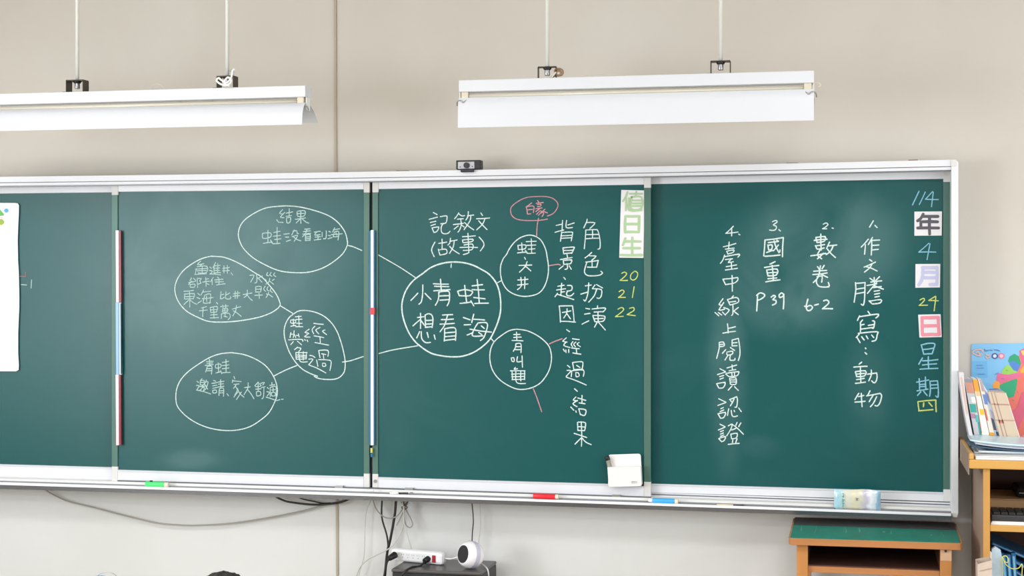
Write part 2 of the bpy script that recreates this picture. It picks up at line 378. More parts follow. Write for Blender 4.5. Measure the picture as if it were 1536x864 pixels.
# rear-left, front-left, front-right, rear-right
p1 = panel('leftmost rear chalkboard panel, almost blank, with the white poster', -250, 172, YP1, curve([(0, 290.3), (166, 288.5)]), TO, curve([(0, 696.4), (160, 700.8)]), curve([(30, 717.2), (160, 721.6)]), 0, 0, 0)
p2 = panel('front chalkboard panel left of the centre gap, with four chalk bubbles', 167.5, 554, YP2, curve([(180, 287.6), (330, 286.2), (545, 284.0)]), TO, curve([(178, 704.8), (330, 709.2), (550, 715.2)]), curve([(180, 722.3), (330, 726.0), (550, 731.0)]), 9, 8.5, 0)
p3 = panel('front chalkboard panel right of the centre gap, with the largest chalk circle', 558.5, 976, YP2, curve([(568, 283.6), (670, 281.8), (790, 279.8), (960, 277)]), TO, curve([(568, 715.8), (672, 718.9), (730, 720.9), (960, 727.2)]), curve([(568, 731.5), (730, 737.2), (965, 744.8)]), 8.5, 10, 0)
p4 = panel('rightmost rear chalkboard panel with numbered homework list and date', 965, 1427, YP1, curve([(985, 276), (1130, 273.2), (1410, 268.3)]), TO, curve([(990, 726), (1160, 730.8), (1410, 738.4)]), curve([(990, 739), (1160, 744), (1410, 752)]), 0, 12, 0)
cylo('screw', P(563, 721.7, YP2-0.004), P(563, 721.7, YP2-0.008), 0.0062, STEEL, p3)
# latch clips under the panels
for u, v in ((508, 730.5), (613, 733.7), (924, 744.3)):
    q = {508: p2, 613: p3, 924: p3}[u]
    quad('slide_clip', [(u-6, v-2), (u+7, v-1.7), (u+6, v+2), (u-6, v+1.8)], YP2-0.016, 0.02, STEEL, q, bevel=0.001)

# ================================================================ CHALK
CHALK = []
def ch(p, ox, oy, col, w, items, smooth=False, nm='chalk_character', lab=None):
    Y = (YP1 if p in (p1, p4) else YP2)+0.004-0.0012
    for s in items:
        o = strokes(nm, s, ox, oy, Y, col, w, p, smooth)
        if lab: o['label'] = lab
# panel 2 -------------------------------------------------
ch(p2, 352, 300, 'f', 2.0, [
 "575,115 540,160 585,168|600,150 550,205 592,212|505,238 530,268|542,268 580,270|618,158 695,142|655,105 655,190|618,196 682,186|622,215 628,272 662,268 672,212 622,215",
 "750,135 757,195 835,190 842,130 750,135|755,165 835,160|795,130 795,280|730,232 852,215|788,225 740,275|805,220 850,260 890,278",
 "335,400 340,460 428,445 430,395 335,400|400,365 400,510|345,520 450,505|430,480 455,520|470,390 545,375|510,330 512,520|465,435 552,425|480,475 555,465|460,525 545,520",
 "590,410 655,402|610,445 650,445|620,497 670,480|715,360 685,420|700,375 745,370 750,400 768,402|690,440 755,425 715,495|705,440 750,475 795,490",
 "840,350 905,345|825,380 910,370|870,350 850,400 815,440|815,410 915,400|850,420 850,490|850,420 905,415 905,485|850,445 905,440|850,465 905,462|850,487 905,483",
 "955,385 1030,375|985,385 960,420 1025,415|1000,420 1000,475|965,445 1030,440|955,480 1035,470|1050,390 1050,440|1100,370 1097,455 1065,465",
 "1130,375 1150,385|1125,425 1150,430|1120,465 1170,450|1200,335 1175,385|1185,360 1260,345|1200,380 1185,440 1250,435|1195,385 1250,380 1240,480|1160,415 1290,405|1215,395 1225,420"])
ch(p2, 352, 300, 'w', 2.1, ["610,70 400,90 250,150 120,240 60,330 45,430 80,540 140,620 230,700 350,770 480,830 590,860 730,872 850,870 960,850 1080,805 1200,730 1300,640 1350,545 1350,480 1330,400 1290,330 1230,260 1140,195 1020,145 860,100 740,78 610,70"], True, 'chalk_bubble')
ch(p2, 352, 300, 'w', 2.0, ["1355,545 1420,560 1525,605"], True, 'chalk_line')
ch(p2, 256, 380, 'w', 2.1, ["480,35 370,65 250,130 150,210 80,310 50,420 70,530 120,620 200,700 320,765 450,815 600,825 780,815 950,790 1100,755 1230,700 1310,630 1300,560 1260,480 1190,390 1100,290 1020,240 900,165 780,100 650,50 560,38 480,35"], True, 'chalk_bubble')
ch(p2, 256, 380, 'w', 2.0, ["1310,625 1400,680 1480,730"], True, 'chalk_line')
ch(p2, 256, 380, 'f', 1.9, [
 "360,95 320,135 400,125|380,125 350,160|300,190 440,180|320,160 435,155 430,230 330,235|380,155 380,240|320,210 430,205|290,255 430,245|310,185 295,255",
 "470,165 490,180|465,205 500,215 475,250|470,245 600,258|540,110 510,170|520,150 520,240|520,150 595,145|520,180 590,175|520,205 590,205|525,235 600,230|565,120 565,235",
 "640,150 640,235|680,145 680,240|625,180 705,170|625,210 705,205", "725,235 745,260",
 "250,295 230,330|275,300 300,325|215,350 300,335|255,330 215,375|235,375 235,405|235,375 290,370 285,405 240,405|320,300 325,410|320,300 370,305 350,330 365,355 330,370",
 "420,290 422,340|425,310 455,305|385,345 465,335|425,345 425,395|430,360 460,375",
 "510,290 480,340|500,325 500,375|560,285 580,300|530,320 630,310|535,345 635,340|580,310 580,375|550,380 655,365",
 "160,455 275,445|170,485 165,545|165,490 285,485 270,545|170,520 280,515|175,548 275,545|225,450 230,645|220,560 160,615|235,560 270,590 315,612",
 "325,480 350,500|315,530 350,545|325,600 370,570|395,440 365,500|385,465 480,455|410,500 395,595 480,590|410,500 480,490 470,600|380,545 510,530|430,510 435,580", "550,590 565,608",
 "605,460 600,545 640,530|605,500 635,490|665,460 660,540 715,545 720,520|665,500 710,475",
 "775,455 775,540|805,455 800,540|755,485 830,475|750,515 830,508",
 "870,495 975,475|920,440 915,500 880,530|920,500 950,540 980,565",
 "950,265 1000,265 960,345|1030,240 1035,340 1010,355|1100,270 1060,295|1040,290 1095,345",
 "1165,230 1150,260 1175,270|1205,230 1190,260 1215,275|1250,235 1235,260 1262,278|1190,300 1180,340 1145,370|1130,310 1150,325|1245,310 1220,325|1185,330 1235,370",
 "1020,400 1020,465|1020,400 1085,400 1080,460|1020,430 1080,428|1020,465 1080,462|1010,505 1100,500|1060,480 1065,540",
 "1135,395 1115,430 1140,455|1170,400 1155,430 1180,455|1205,420 1195,445 1220,470|1175,470 1165,500 1145,530|1150,485 1160,495|1175,490 1225,525",
 "430,640 370,655|345,690 440,680|390,655 385,760",
 "475,650 480,710|475,650 560,640 550,705|480,680 550,675|485,710 550,705|515,645 520,770|480,740 560,735|475,775 575,770",
 "600,640 690,630|625,620 630,655|660,615 660,655|625,665 680,660 680,700 625,705 625,665|625,685 680,682|650,660 655,760|610,725 700,720 715,765 690,795|610,725 610,780|640,755 680,765",
 "740,670 840,640|790,625 780,690 745,750|750,690 790,710 845,755"])
ch(p2, 400, 460, 'w', 2.1, ["320,90 270,130 230,200 210,280 215,370 240,460 280,560 350,670 430,750 520,800 610,835", "570,835 620,860 700,872 800,872 870,850 920,800 940,740 940,640 920,530 890,420 850,310 790,210 710,130 620,80 520,52 430,45 370,58 320,90"], True, 'chalk_bubble')
ch(p2, 400, 460, 'w', 2.0, ["910,665 1000,650 1080,625 1160,598", "365,705 230,760 90,830"], True, 'chalk_line')
ch(p2, 400, 460, 'w', 1.9, [
 "290,160 290,195 340,195 345,162 290,160|320,150 325,225|290,235 350,225|345,122 415,116|385,110 390,240|350,155 425,150|355,198 425,200|350,240 435,240",
 "290,310 280,370|285,330 310,330|330,290 320,370|330,330 350,370|380,325 390,365|355,345 385,345|265,398 415,392 435,415|320,420 290,455|370,415 420,458",
 "510,270 460,310 505,320 455,360 520,365|455,395 465,405|485,400 495,420|565,200 680,212|580,235 545,275 565,325|640,250 590,280 625,325|700,280 670,295 720,335|570,350 685,372|640,370 645,430|580,430 745,462",
 "370,485 335,515|365,490 410,500 395,530|350,550 485,550|350,550 355,630|385,535 395,640 430,665 490,660|440,540 440,640|480,550 475,625|350,580 480,585|350,605 480,605|355,630 475,625",
 "515,585 550,590 580,610|505,630 555,630 520,680 510,700 600,735 710,795|625,530 640,610|625,525 735,525 735,595|660,565 710,575|680,575 685,620|600,640 615,715|625,635 740,640 775,665 760,765|670,680 675,715 710,710 700,680 670,680"])
ch(p2, 256, 520, 'w', 2.0, ["730,72 600,85 480,125 350,200 210,300 120,400 75,500 62,600 75,700 130,780 220,860 340,930 480,980 640,1005 800,1000 950,960 1080,880 1180,790 1250,660 1280,560 1270,450 1225,340 1140,230 1020,150 880,95 730,72"], True, 'chalk_bubble')
ch(p2, 256, 520, 'f', 1.9, [
 "465,150 468,215|430,180 510,175|435,200 505,195|415,225 510,215|440,240 420,305|440,240 495,235 490,330|440,265 490,262|438,290 490,288",
 "540,215 540,255 595,250 600,210 540,215|570,195 575,305|545,315 600,300|600,285 615,325|620,190 695,175|665,155 665,310|615,228 700,218|620,265 700,255|610,315 715,308",
 "315,415 335,430|310,465 340,470 320,510|310,520 400,540 480,568|375,385 355,410|355,410 355,460|355,410 400,405 400,455 355,460|355,430 400,428|350,480 430,470|385,465 380,495 350,525|380,490 405,490 395,530|430,400 410,440|415,430 450,420 430,490 405,525|410,450 445,510",
 "515,405 540,415|495,440 560,430|505,470 555,462|505,500 555,490|505,525 510,555 550,550 545,520 505,525|600,395 600,500|570,425 640,415|575,450 635,445|565,485 640,475|585,505 580,585|585,505 635,500 635,595|585,530 635,528|585,555 635,553", "675,565 695,590",
 "760,360 770,385|745,400 740,430|750,410 845,420|790,450 755,500|760,452 820,448|780,480 800,520 770,580|810,540 760,605|840,560 790,635|800,500 830,560 880,605|850,545 830,565",
 "888,492 955,482|930,435 925,500 880,575|920,510 960,560 1000,625",
 "1050,425 1010,470|1050,430 1085,465|1020,480 1080,475|1020,510 1085,505|1050,450 1050,530|1030,540 1035,590 1080,580 1075,540 1030,540|1080,440 1125,430 1105,460|1090,490 1135,480|1120,490 1115,600 1095,625",
 "1160,490 1175,505|1155,540 1185,550 1160,590|1145,605 1210,625 1270,645 1310,635|1215,430 1215,455|1190,465 1250,455|1195,490 1195,600|1195,490 1265,480 1265,610|1210,520 1255,515|1230,495 1230,540|1210,550 1215,590 1255,585 1250,548 1210,550", "1330,632 1350,630"])
# panel 3 -------------------------------------------------
ch(p3, 0, 0, 'w', 2.0, ["4528,3052 4800,3208 4992,3336", "4548,4242 4720,4198 5010,4150", "5415,3168 5413,3210"], True, 'chalk_line')
ch(p3, 0, 0, 'w', 2.9, ["5100,3260 5176,3208 5288,3165 5420,3144 5560,3152 5680,3184 5776,3232 5856,3280 5916,3340 5966,3420 5996,3520 6008,3630 6004,3750 5976,3860 5936,3960 5880,4068 5800,4150 5690,4225 5560,4272 5424,4282 5290,4268 5160,4232 5016,4132 4936,4040 4886,3950 4846,3840 4824,3730 4826,3630 4856,3520 4906,3430 4976,3352 5076,3280 5100,3260"], True, 'chalk_bubble')
ch(p3, 592, 410, 'w', 1.9, ["1230,115 1275,90", "1155,780 1195,825"], True, 'chalk_line')
ch(p3, 600, 300, 'w', 2.1, [
 "400,150 445,175|350,232 450,205|365,270 430,255|372,308 425,290|385,335 405,385|385,335 465,325 440,380 405,388|485,200 555,190 565,215 550,275 490,285|520,280 495,325 500,385 530,405 575,400 600,375",
 "705,155 680,195 655,225|705,165 740,190 775,188|690,230 760,225|640,295 760,280|730,235 735,300 715,360 695,385|700,310 650,350|745,305 770,325|820,140 815,200 790,240|810,190 885,180|850,190 840,250 770,355|775,270 830,320 885,358",
 "970,155 990,185|920,225 1075,215|1020,225 990,290 920,358|945,250 990,300 1045,355",
 "420,505 390,560 380,610 410,680",
 "465,520 560,505|505,470 505,580|460,590 480,660|465,600 550,590 560,640 485,660|605,460 600,510 575,540|600,495 685,480|650,490 640,560 595,640|595,555 640,600 710,645",
 "750,440 905,430|815,400 825,600 820,635 760,655|750,480 755,510|750,480 870,470 860,500 760,512|720,570 930,570|770,540 870,530 865,595 760,605",
 "950,445 1000,505 1005,550 965,610"])
ch(p3, 592, 410, 'w', 2.5, [
 "338,140 335,250 320,340 290,370|278,238 195,325|365,240 435,312",
 "550,70 560,205|465,125 645,130|480,155 650,160|470,210 665,195|530,225 525,310 490,382|530,225 600,215 655,225 655,330 630,388|545,272 650,268|545,322 650,315",
 "755,215 775,268|755,215 840,195 930,215 925,245 890,270 775,268|840,145 865,355|785,360 915,345|915,330 950,390|930,150 1055,135|990,75 1015,355|930,195 1075,198|950,290 1085,305|960,362 1125,358",
 "310,480 310,660|275,530 350,520|300,560 220,630|320,570 355,620|365,500 370,650|365,505 400,485 445,500 460,560 450,650|370,565 450,562|370,610 450,605|370,648 450,640|300,700 265,775|320,700 325,780 370,830 430,828|390,710 405,768|475,740 488,790",
 "575,500 695,495|560,555 705,548|635,500 600,620 545,700|545,610 715,600|600,665 595,812|600,665 700,650 735,680 730,805|605,715 725,705|600,760 725,750|600,805 725,790",
 "825,530 905,558|835,618 910,615|870,740 930,715|950,490 925,590|935,550 1080,560|1000,595 960,660 930,735 960,755 1060,750|1000,595 1090,590 1115,620 1100,690 1070,770 1030,805|905,670 1160,705|1040,630 1075,660|1010,710 1045,735"])
ch(p3, 730, 280, 'p', 1.8, ["730,352 800,320 850,250 850,195 800,145 720,120 600,118 480,130 380,175 300,240 288,300 310,355 370,392 470,405 600,405 680,398 730,388"], True, 'chalk_bubble', 'pink chalk ring')
ch(p3, 730, 280, 'p', 1.9, ["622,380 605,480 600,605"], True, 'chalk_line', 'pink chalk line')
ch(p3, 730, 370, 'p', 1.9, ["750,228 850,212 885,220"], True, 'chalk_line', 'pink chalk line')
ch(p3, 730, 470, 'p', 2.1, ["755,365 905,305"], True, 'chalk_line', 'pink chalk line')
ch(p3, 770, 570, 'p', 1.9, ["240,105 285,220 340,380"], True, 'chalk_line', 'pink chalk line')
ch(p3, 730, 280, 'p', 1.9, ["540,195 480,240|475,240 490,330|480,240 565,235 560,310|485,280 550,272|490,330 530,325",
 "610,165 625,185|595,200 680,190|610,215 650,210 645,235 610,240|590,265 665,255|640,290 600,330|660,300 620,345|700,270 650,320|650,290 685,320 665,358|690,300 730,315|640,262 590,300"], lab='pink chalk character')
ch(p3, 0, 0, 'w', 2.1, ["6040,3100 6080,3050 6110,2990 6170,2910 6240,2855 6320,2825 6390,2825 6460,2855 6510,2910 6550,3000 6565,3080 6580,3180 6580,3270 6560,3370 6520,3460 6460,3520 6370,3550 6270,3555 6170,3530 6090,3480 6040,3410 6015,3340 6005,3260 6010,3180 6040,3100"], True, 'chalk_bubble')
ch(p3, 730, 280, 'w', 2.0, ["375,705 380,755|375,705 465,700 460,745 380,755|420,675 430,790|370,795 480,785|465,765 490,800|475,660 595,655|535,625 540,795|480,705 590,700|500,750 580,745|485,800 585,797",
 "910,405 905,520|835,465 905,450|820,548 925,520|960,405 955,490 1030,490|975,460 1050,435|900,545 885,655|900,550 1020,545 1030,570 1015,650|900,590 1025,582|895,620 1020,612",
 "1205,390 1200,420 1165,495|1200,430 1300,435 1240,500|1190,520 1185,600 1172,745|1190,520 1300,515 1335,530 1360,640 1360,735 1335,750|1270,520 1270,610|1195,575 1340,572|1195,625 1345,618"])
ch(p3, 730, 370, 'w', 2.2, ["455,130 465,150", "390,225 540,220|485,180 460,240 395,305|465,235 530,290", "410,370 415,470 370,515|460,365 455,505|375,400 495,390|370,460 495,448",
 "915,15 925,85|915,15 1040,5 1045,30 1020,80|925,45 1035,42|925,85 1020,75|965,95 970,125|885,155 1025,130|920,165 925,210|920,165 1020,160 1010,200|925,212 1005,205|965,205 970,260 940,272|920,230 870,270|990,230 1015,270", "925,370 945,392",
 "900,440 895,500|855,475 930,462|840,520 945,505|895,500 890,580|895,545 935,540|850,560 820,600|845,570 940,600 1045,635|970,465 1020,470 1020,520 965,535|970,530 960,580 1010,590 1045,560",
 "870,712 880,790 885,905|870,712 1030,710|1030,710 1050,905|885,895 1065,905|910,790 1010,770|965,745 960,800 925,855|960,800 1005,865",
 "1260,70 1215,110 1180,135|1235,110 1310,115 1260,165|1190,185 1340,165|1340,165 1320,245|1320,245 1210,245|1265,175 1265,245|1200,195 1180,260 1175,310 1210,345 1290,350 1360,340 1390,315 1370,295",
 "1185,470 1255,460|1225,435 1215,560 1185,650 1165,638|1130,570 1215,545|1300,460 1270,500|1320,455 1390,495|1270,505 1375,515 1375,590 1350,620 1325,615|1320,510 1290,590 1225,665",
 "1190,740 1235,748|1175,810 1240,800|1145,930 1225,890|1330,710 1330,740|1265,748 1420,735 1410,770 1390,780|1290,785 1400,780|1275,830 1300,900|1275,825 1400,830 1420,850 1395,895 1300,900|1335,785 1340,905|1300,865 1400,860|1325,910 1295,965|1345,910 1425,1000"])
ch(p3, 730, 470, 'w', 2.1, ["360,190 280,205 200,250 100,330 55,410 38,500 45,600 80,700 150,790 240,855 350,905 450,912 560,885 650,830 720,740 760,650 778,540 765,440 730,370 650,295 560,240 470,205 360,190"], True, 'chalk_bubble')
ch(p3, 730, 470, 'w', 2.1, ["960,195 995,220",
 "955,295 915,335 965,345|955,345 925,385 1000,410|920,430 935,455|950,440 952,470|985,432 985,470|1030,305 1110,315|1035,340 1015,370 1030,400|1070,345 1045,370 1065,400|1110,350 1085,370 1125,400|1020,415 1110,425|1075,420 1080,475|1035,475 1130,490",
 "970,625 1000,650|965,685 1010,690 955,755|955,765 1080,810 1195,860|1030,590 1045,670|1030,590 1140,580 1155,610 1145,670|1080,625 1120,650|1045,675 1150,670|1020,690 1015,760|1020,690 1160,680 1160,755|1070,710 1075,760 1110,750 1100,715 1070,710",
 "358,225 362,320|325,255 400,252|325,290 415,285|305,325 435,330|350,370 345,410 320,455|350,365 400,360 415,390 412,470|350,400 405,400|345,435 405,435",
 "295,535 305,575 330,575 325,535 295,535|370,520 365,580 425,575|425,510 430,645",
 "345,650 330,670 370,665|285,690 460,690|305,700 310,790|350,690 350,800 380,840 465,842|410,690 410,810|455,690 455,795|300,730 460,725|300,760 455,755|305,795 450,790"])
ch(p3, 770, 570, 'w', 2.2, ["735,105 768,135",
 "750,205 720,240 770,250|770,245 715,285 765,320|690,325 725,362|750,370 755,388|775,215 870,245|825,185 825,280|790,275 860,285|785,345 805,415|785,345 870,360 855,425 805,412",
 "770,510 775,605|780,505 860,510 865,560 855,605|775,560 860,565|780,605 855,608|815,500 818,795|730,640 880,690|810,700 740,770|825,695 870,745 935,775"])
ch(p3, 870, 380, 'y', 1.9, ["500,240 535,225 560,245 530,285 480,325|480,325 570,325", "650,218 615,250 605,295 630,320 665,310 690,270 690,235 665,215 650,218",
 "470,460 505,440 530,460 500,500 460,530|460,530 545,528", "650,400 640,460 628,530", "455,670 500,650 525,675 480,720 425,760|425,760 520,755", "595,660 640,650 650,680 610,710 565,735|565,735 665,748"], lab='yellow chalk numeral')
# panel 4 -------------------------------------------------
ch(p4, 1060, 320, 'w', 2.1, ["320,155 270,205 230,240|230,240 375,225|300,180 300,270", "385,250 398,258",
 "200,402 350,362|270,345 262,430|225,430 330,418|240,455 255,490|240,455 325,440 315,470 260,485|215,500 195,560 165,600|215,520 390,490 375,525|225,555 310,545|295,550 260,590 320,580|235,640 360,618|295,590 300,670|225,680 370,660",
 "790,100 830,85 845,105 800,140 835,155 830,190 800,205 755,200", "865,195 885,212",
 "1400,130 1435,115 1455,135 1425,165 1390,185|1390,185 1440,185", "1505,175 1520,180"])
ch(p4, 1060, 320, 'w', 2.6, [
 "700,320 685,510|700,320 920,290|920,290 910,520|700,515 880,500|740,352 860,338|735,380 745,440|735,385 785,380 780,430 745,440|720,470 790,445|810,330 830,400 870,470 880,440|860,380 800,450|840,322 862,335",
 "820,580 760,610|695,650 865,625|720,680 735,750|720,680 845,670 835,740 735,750|735,715 835,708|785,625 800,800|735,785 840,775|710,822 880,798",
 "1310,290 1420,280 1410,335 1325,350|1310,290 1325,350|1290,325 1445,310|1370,250 1375,440|1305,390 1415,375|1310,390 1330,430 1410,415|1250,510 1430,480|1360,440 1330,500 1380,545|1400,480 1330,545|1475,345 1440,420|1465,390 1560,380|1520,385 1490,450 1435,495|1450,430 1490,480 1545,530",
 "1330,640 1350,670|1410,625 1385,665|1285,695 1440,685|1275,735 1445,715|1365,630 1340,760 1280,830|1325,760 1385,755 1380,825|1320,790 1320,840 1360,880 1465,880 1460,830|1375,730 1450,768"])
ch(p4, 1060, 400, 'w', 2.2, ["195,150 225,215|195,150 370,130|370,130 375,155 335,195 225,215|305,105 308,295",
 "195,385 150,455 190,460|205,430 150,520 215,510|100,550 145,590|140,550 180,580|190,545 225,580|320,350 300,375|250,395 280,460|250,395 340,370 380,385 375,430 280,460|270,425 350,415|315,460 315,560 300,585|205,490 270,520 225,575|380,490 330,530|320,530 380,575",
 "250,685 258,795|265,740 345,720|195,798 345,775"])
ch(p4, 1060, 400, 'w', 2.8, ["610,340 600,530|600,345 640,315 690,330 690,360 640,395 610,400", "775,365 805,345 825,360 795,395 830,405 830,440 790,460", "925,335 900,315 870,340 880,370 925,350|925,330 920,505",
 "1215,390 1195,470 1205,520 1240,525 1270,490 1245,465 1205,480|1175,475 1200,475", "1295,462 1340,450", "1405,410 1440,400 1465,420 1455,450 1390,505|1390,505 1510,505"])
ch(p4, 1030, 500, 'w', 2.2, [
 "390,120 390,180 360,300|390,110 440,105 450,150 400,160|400,135 445,130|545,80 545,150|545,80 620,60|620,60 635,150 640,250 620,325|555,115 605,110|550,150 605,148|470,195 430,240|525,170 575,205|480,225 490,260 545,250 550,215 480,225|495,265 460,320|525,265 520,320 575,320 580,300",
 "400,425 465,460|370,495 465,465|395,520 445,505|400,550 440,535|360,605 385,655|360,605 460,590 440,650 395,658|485,415 600,380|545,380 548,430|510,450 590,435|470,490 510,520|475,480 610,460 625,475 600,510 510,520|540,475 545,510|575,470 575,505|515,545 525,610|515,540 590,535 590,610 525,610|525,560 585,558|525,585 585,583|545,630 500,680|575,640 620,685"])
ch(p4, 1030, 580, 'w', 2.2, [
 "385,145 470,185|375,225 470,190|410,265 440,250|400,300 445,280|375,325 405,378|380,325 465,310 445,370 405,378|515,155 600,120|600,120 610,160 600,240 580,245|570,145 525,230|525,165 545,185|505,265 490,345|535,285 545,345 570,360 610,350|570,285 575,300|625,255 655,298",
 "400,450 460,480|380,520 460,485|405,540 440,525|405,570 440,555|405,598 445,580|385,625 420,660|390,620 465,600 450,645 420,660|500,470 545,450 530,510 480,590|545,450 610,500 680,570|605,430 590,465|650,435 625,480|540,520 590,500|530,570 540,625|530,570 605,560 595,615 540,625|555,630 550,670|605,625 590,670|500,692 630,680"])
ch(p4, 1240, 320, 'w', 2.4, ["560,90 515,165", "580,145 605,170",
 "500,310 415,405|465,375 455,490|550,290 500,375|535,325 635,320|540,320 535,500|545,385 625,380|545,440 620,432",
 "515,555 545,575|450,645 585,585|545,605 520,650 455,705|475,640 540,660 605,692"])
ch(p4, 1240, 410, 'w', 2.4, [
 "345,110 350,200 330,345|350,120 460,110|460,110 455,300 440,380 415,370|358,190 455,175|350,245 445,228|520,60 560,90|570,50 575,170|635,40 590,85|530,105 660,90|485,145 600,125|600,110 490,240|575,150 680,190|560,172 655,158|570,215 635,205|575,250 635,240|580,285 630,275|510,330 545,365|510,335 650,315 640,355 550,368",
 "495,455 520,490|395,510 370,565|400,520 600,490 620,510 590,535|430,560 405,590|405,590 405,700|550,570 575,580 565,650 550,660|410,620 450,612|500,625 560,615|405,670 550,650|380,720 600,700 605,740 590,800 545,815|400,715 355,770|365,770 400,830|420,760 450,800|475,750 495,785|540,740 565,770"])
ch(p4, 1240, 510, 'w', 2.4, ["465,95 470,105", "460,150 480,170",
 "420,265 390,290|325,325 485,315|345,380 360,440|345,380 465,370 455,430 360,440|355,410 455,400|405,330 410,505|360,475 450,460|345,520 465,505|535,360 535,420 505,490|490,410 600,395|600,395 605,440 595,490 570,515 540,490",
 "385,640 340,715|380,680 445,665|340,745 460,735|415,640 425,800|520,610 490,670|480,670 640,640|640,640 660,670 640,750 610,790 580,785|560,660 510,740|600,680 560,760 525,800"])
ch(p4, 1300, 260, 'b', 2.0, ["628,215 550,380", "703,225 632,375", "790,220 705,310|705,310 860,315|800,225 778,400"], lab='light blue chalk numeral')
ch(p4, 1240, 320, 'b', 2.0, ["1225,360 1105,465|1105,465 1310,465|1240,365 1205,555"], lab='light blue chalk numeral')
ch(p4, 1240, 410, 'y', 2.0, ["1120,320 1160,300 1175,320 1145,355 1110,385|1110,385 1210,382", "1305,275 1225,325|1225,325 1340,330|1310,280 1290,450"], lab='yellow chalk numeral')
ch(p4, 1240, 510, 'b', 2.4, ["1135,60 1165,170|1135,60 1220,40 1295,45 1290,90 1265,165|1265,165 1165,170|1150,115 1280,98|1150,215 1105,290|1150,250 1335,235|1220,200 1225,345|1150,300 1320,285|1120,350 1335,340",
 "1080,505 1225,480|1110,465 1115,590|1185,445 1190,590|1120,535 1185,530|1120,560 1185,558|1085,610 1215,590|1130,620 1090,665|1165,615 1205,665|1240,495 1245,600 1235,675|1240,495 1330,490|1330,490 1340,600 1335,685 1310,672|1245,540 1325,535|1245,580 1325,575"], lab='light blue chalk character')
ch(p4, 1240, 510, 'y', 2.4, ["1095,740 1110,850|1095,740 1310,720|1310,720 1315,860|1105,850 1275,835|1165,755 1160,800|1225,750 1265,795"], lab='yellow chalk character')
ch(p1, 0, 0, 'r', 2.0, ["308,3266 308,3318|308,3318 236,3316"])
ch(p1, 0, 0, 'f', 2.0, ["256,3416 320,3420", "379,3360 373,3456"])
#@@OBJECTS
quad('gap_shade_strip', [(553, 270), (559.5, 270), (559.5, 731), (553, 731)], YP2+0.008, 0.006, GAP, fr)  # black strip standing in for the shade inside the gap between panels

# ================================================================ HANGING BOARD LAMPS
def lamp(label, ua, ub, vt, um, flap_h, flap_out, rods, YL=-0.58):
    x0 = P(ua, vt, YL).x; x1 = P(ub, vt, YL).x; zt = P(um, vt, YL).z
    t = thing('hanging_lamp', label, 'lamp', ((x0+x1)/2, YL+0.03, zt-0.04), 'hanging board lamps')
    boxo('lamp_housing', x0, x1, YL, YL+0.06, zt-0.040, zt, WHITE, t, bevel=0.002)
    cylo('fluorescent_tube', (x0+0.03, YL+0.016, zt-0.055), (x1-0.03, YL+0.016, zt-0.055), 0.0078, TUBE, t, n=14)
    for xx, s in ((x0, 1), (x1, -1)):
        boxo('tube_socket', min(xx+s*0.008, xx+s*0.032), max(xx+s*0.008, xx+s*0.032), YL+0.004, YL+0.030, zt-0.066, zt-0.040, mat('socket_cream', (206, 196, 176), 0.5), t, bevel=0.002)
        tube('spring_clip', [(xx+s*0.03, YL+0.004, zt-0.066), (xx+s*0.018, YL-0.006, zt-0.077), (xx+s*0.006, YL-0.003, zt-0.070), (xx-s*0.006, YL+0.004, zt-0.074), (xx-s*0.008, YL+0.01, zt-0.086)], 0.0024, STEEL, t)
        boxo('end_bracket', min(xx, xx+s*0.003), max(xx, xx+s*0.003), YL+0.012, YL+0.05, zt-0.085, zt-0.04, WHITE2, t)
    def flap(prof, nm):
        prof = [(p.x, p.y) for p in catmull([(a, b, 0) for a, b in prof], 4)]
        bm = bmesh.new(); cols = []
        for k in range(13):
            x = x0+(x1-x0)*k/12; cols.append([bm.verts.new((x, YL+a, zt+b)) for a, b in prof])
        for A, B in zip(cols, cols[1:]):
            for k in range(len(prof)-1): bm.faces.new((A[k], A[k+1], B[k+1], B[k]))
        o = new(nm, bm, WHITE, t); m = o.modifiers.new('solid', 'SOLIDIFY'); m.thickness = 0.0012
    z0 = -0.060
    flap([(0.004, z0), (-flap_out*0.45, z0-flap_h*0.18), (-flap_out*0.78, z0-flap_h*0.42), (-flap_out*0.95, z0-flap_h*0.7), (-flap_out, z0-flap_h)], 'front_reflector')
    flap([(0.050, z0-0.004), (0.085, z0-0.018), (0.110, z0-0.038), (0.130, z0-flap_h*0.72)], 'rear_reflector')
    for (ur, vtop, w, dep) in rods:
        c = P(ur, vtop, YL+0.03); zc = c.z; hw = w/2
        br = cylo('hanging_rod', (c.x, YL+0.03, zc), (c.x, YL+0.03, 3.2), 0.0066, mat('rod_white', (214, 215, 210), 0.4), t, n=12)
        bm = bmesh.new()
        box(bm, c.x-hw, c.x+hw, YL+0.03-dep/2, YL+0.03+dep/2, zc-0.004, zc)
        for s in (-1, 1):
            xx = c.x+s*hw; box(bm, xx-0.001, xx+0.001, YL+0.03-dep/2, YL+0.03+dep/2, zt, zc-0.002)
            box(bm, min(xx, xx+s*0.014), max(xx, xx+s*0.014), YL+0.03-dep/2, YL+0.03+dep/2, zt, zt+0.002)
        new('rod_bracket', bm, DARK, t)
        cylo('washer', (c.x, YL+0.03, zc-0.004), (c.x, YL+0.03, zc-0.011), 0.0155, BLACK, t, r1=0.012)
        cylo('rod_nut', (c.x, YL+0.03, zc-0.010), (c.x, YL+0.03, zc-0.031), 0.0092, STEEL, t, bevel=0.002)
    return t, zt, x0, x1
CREAMW = mat('cream_wire', (205, 200, 182), 0.5)
BROWNW = mat('brown_wire', (136, 110, 84), 0.5)
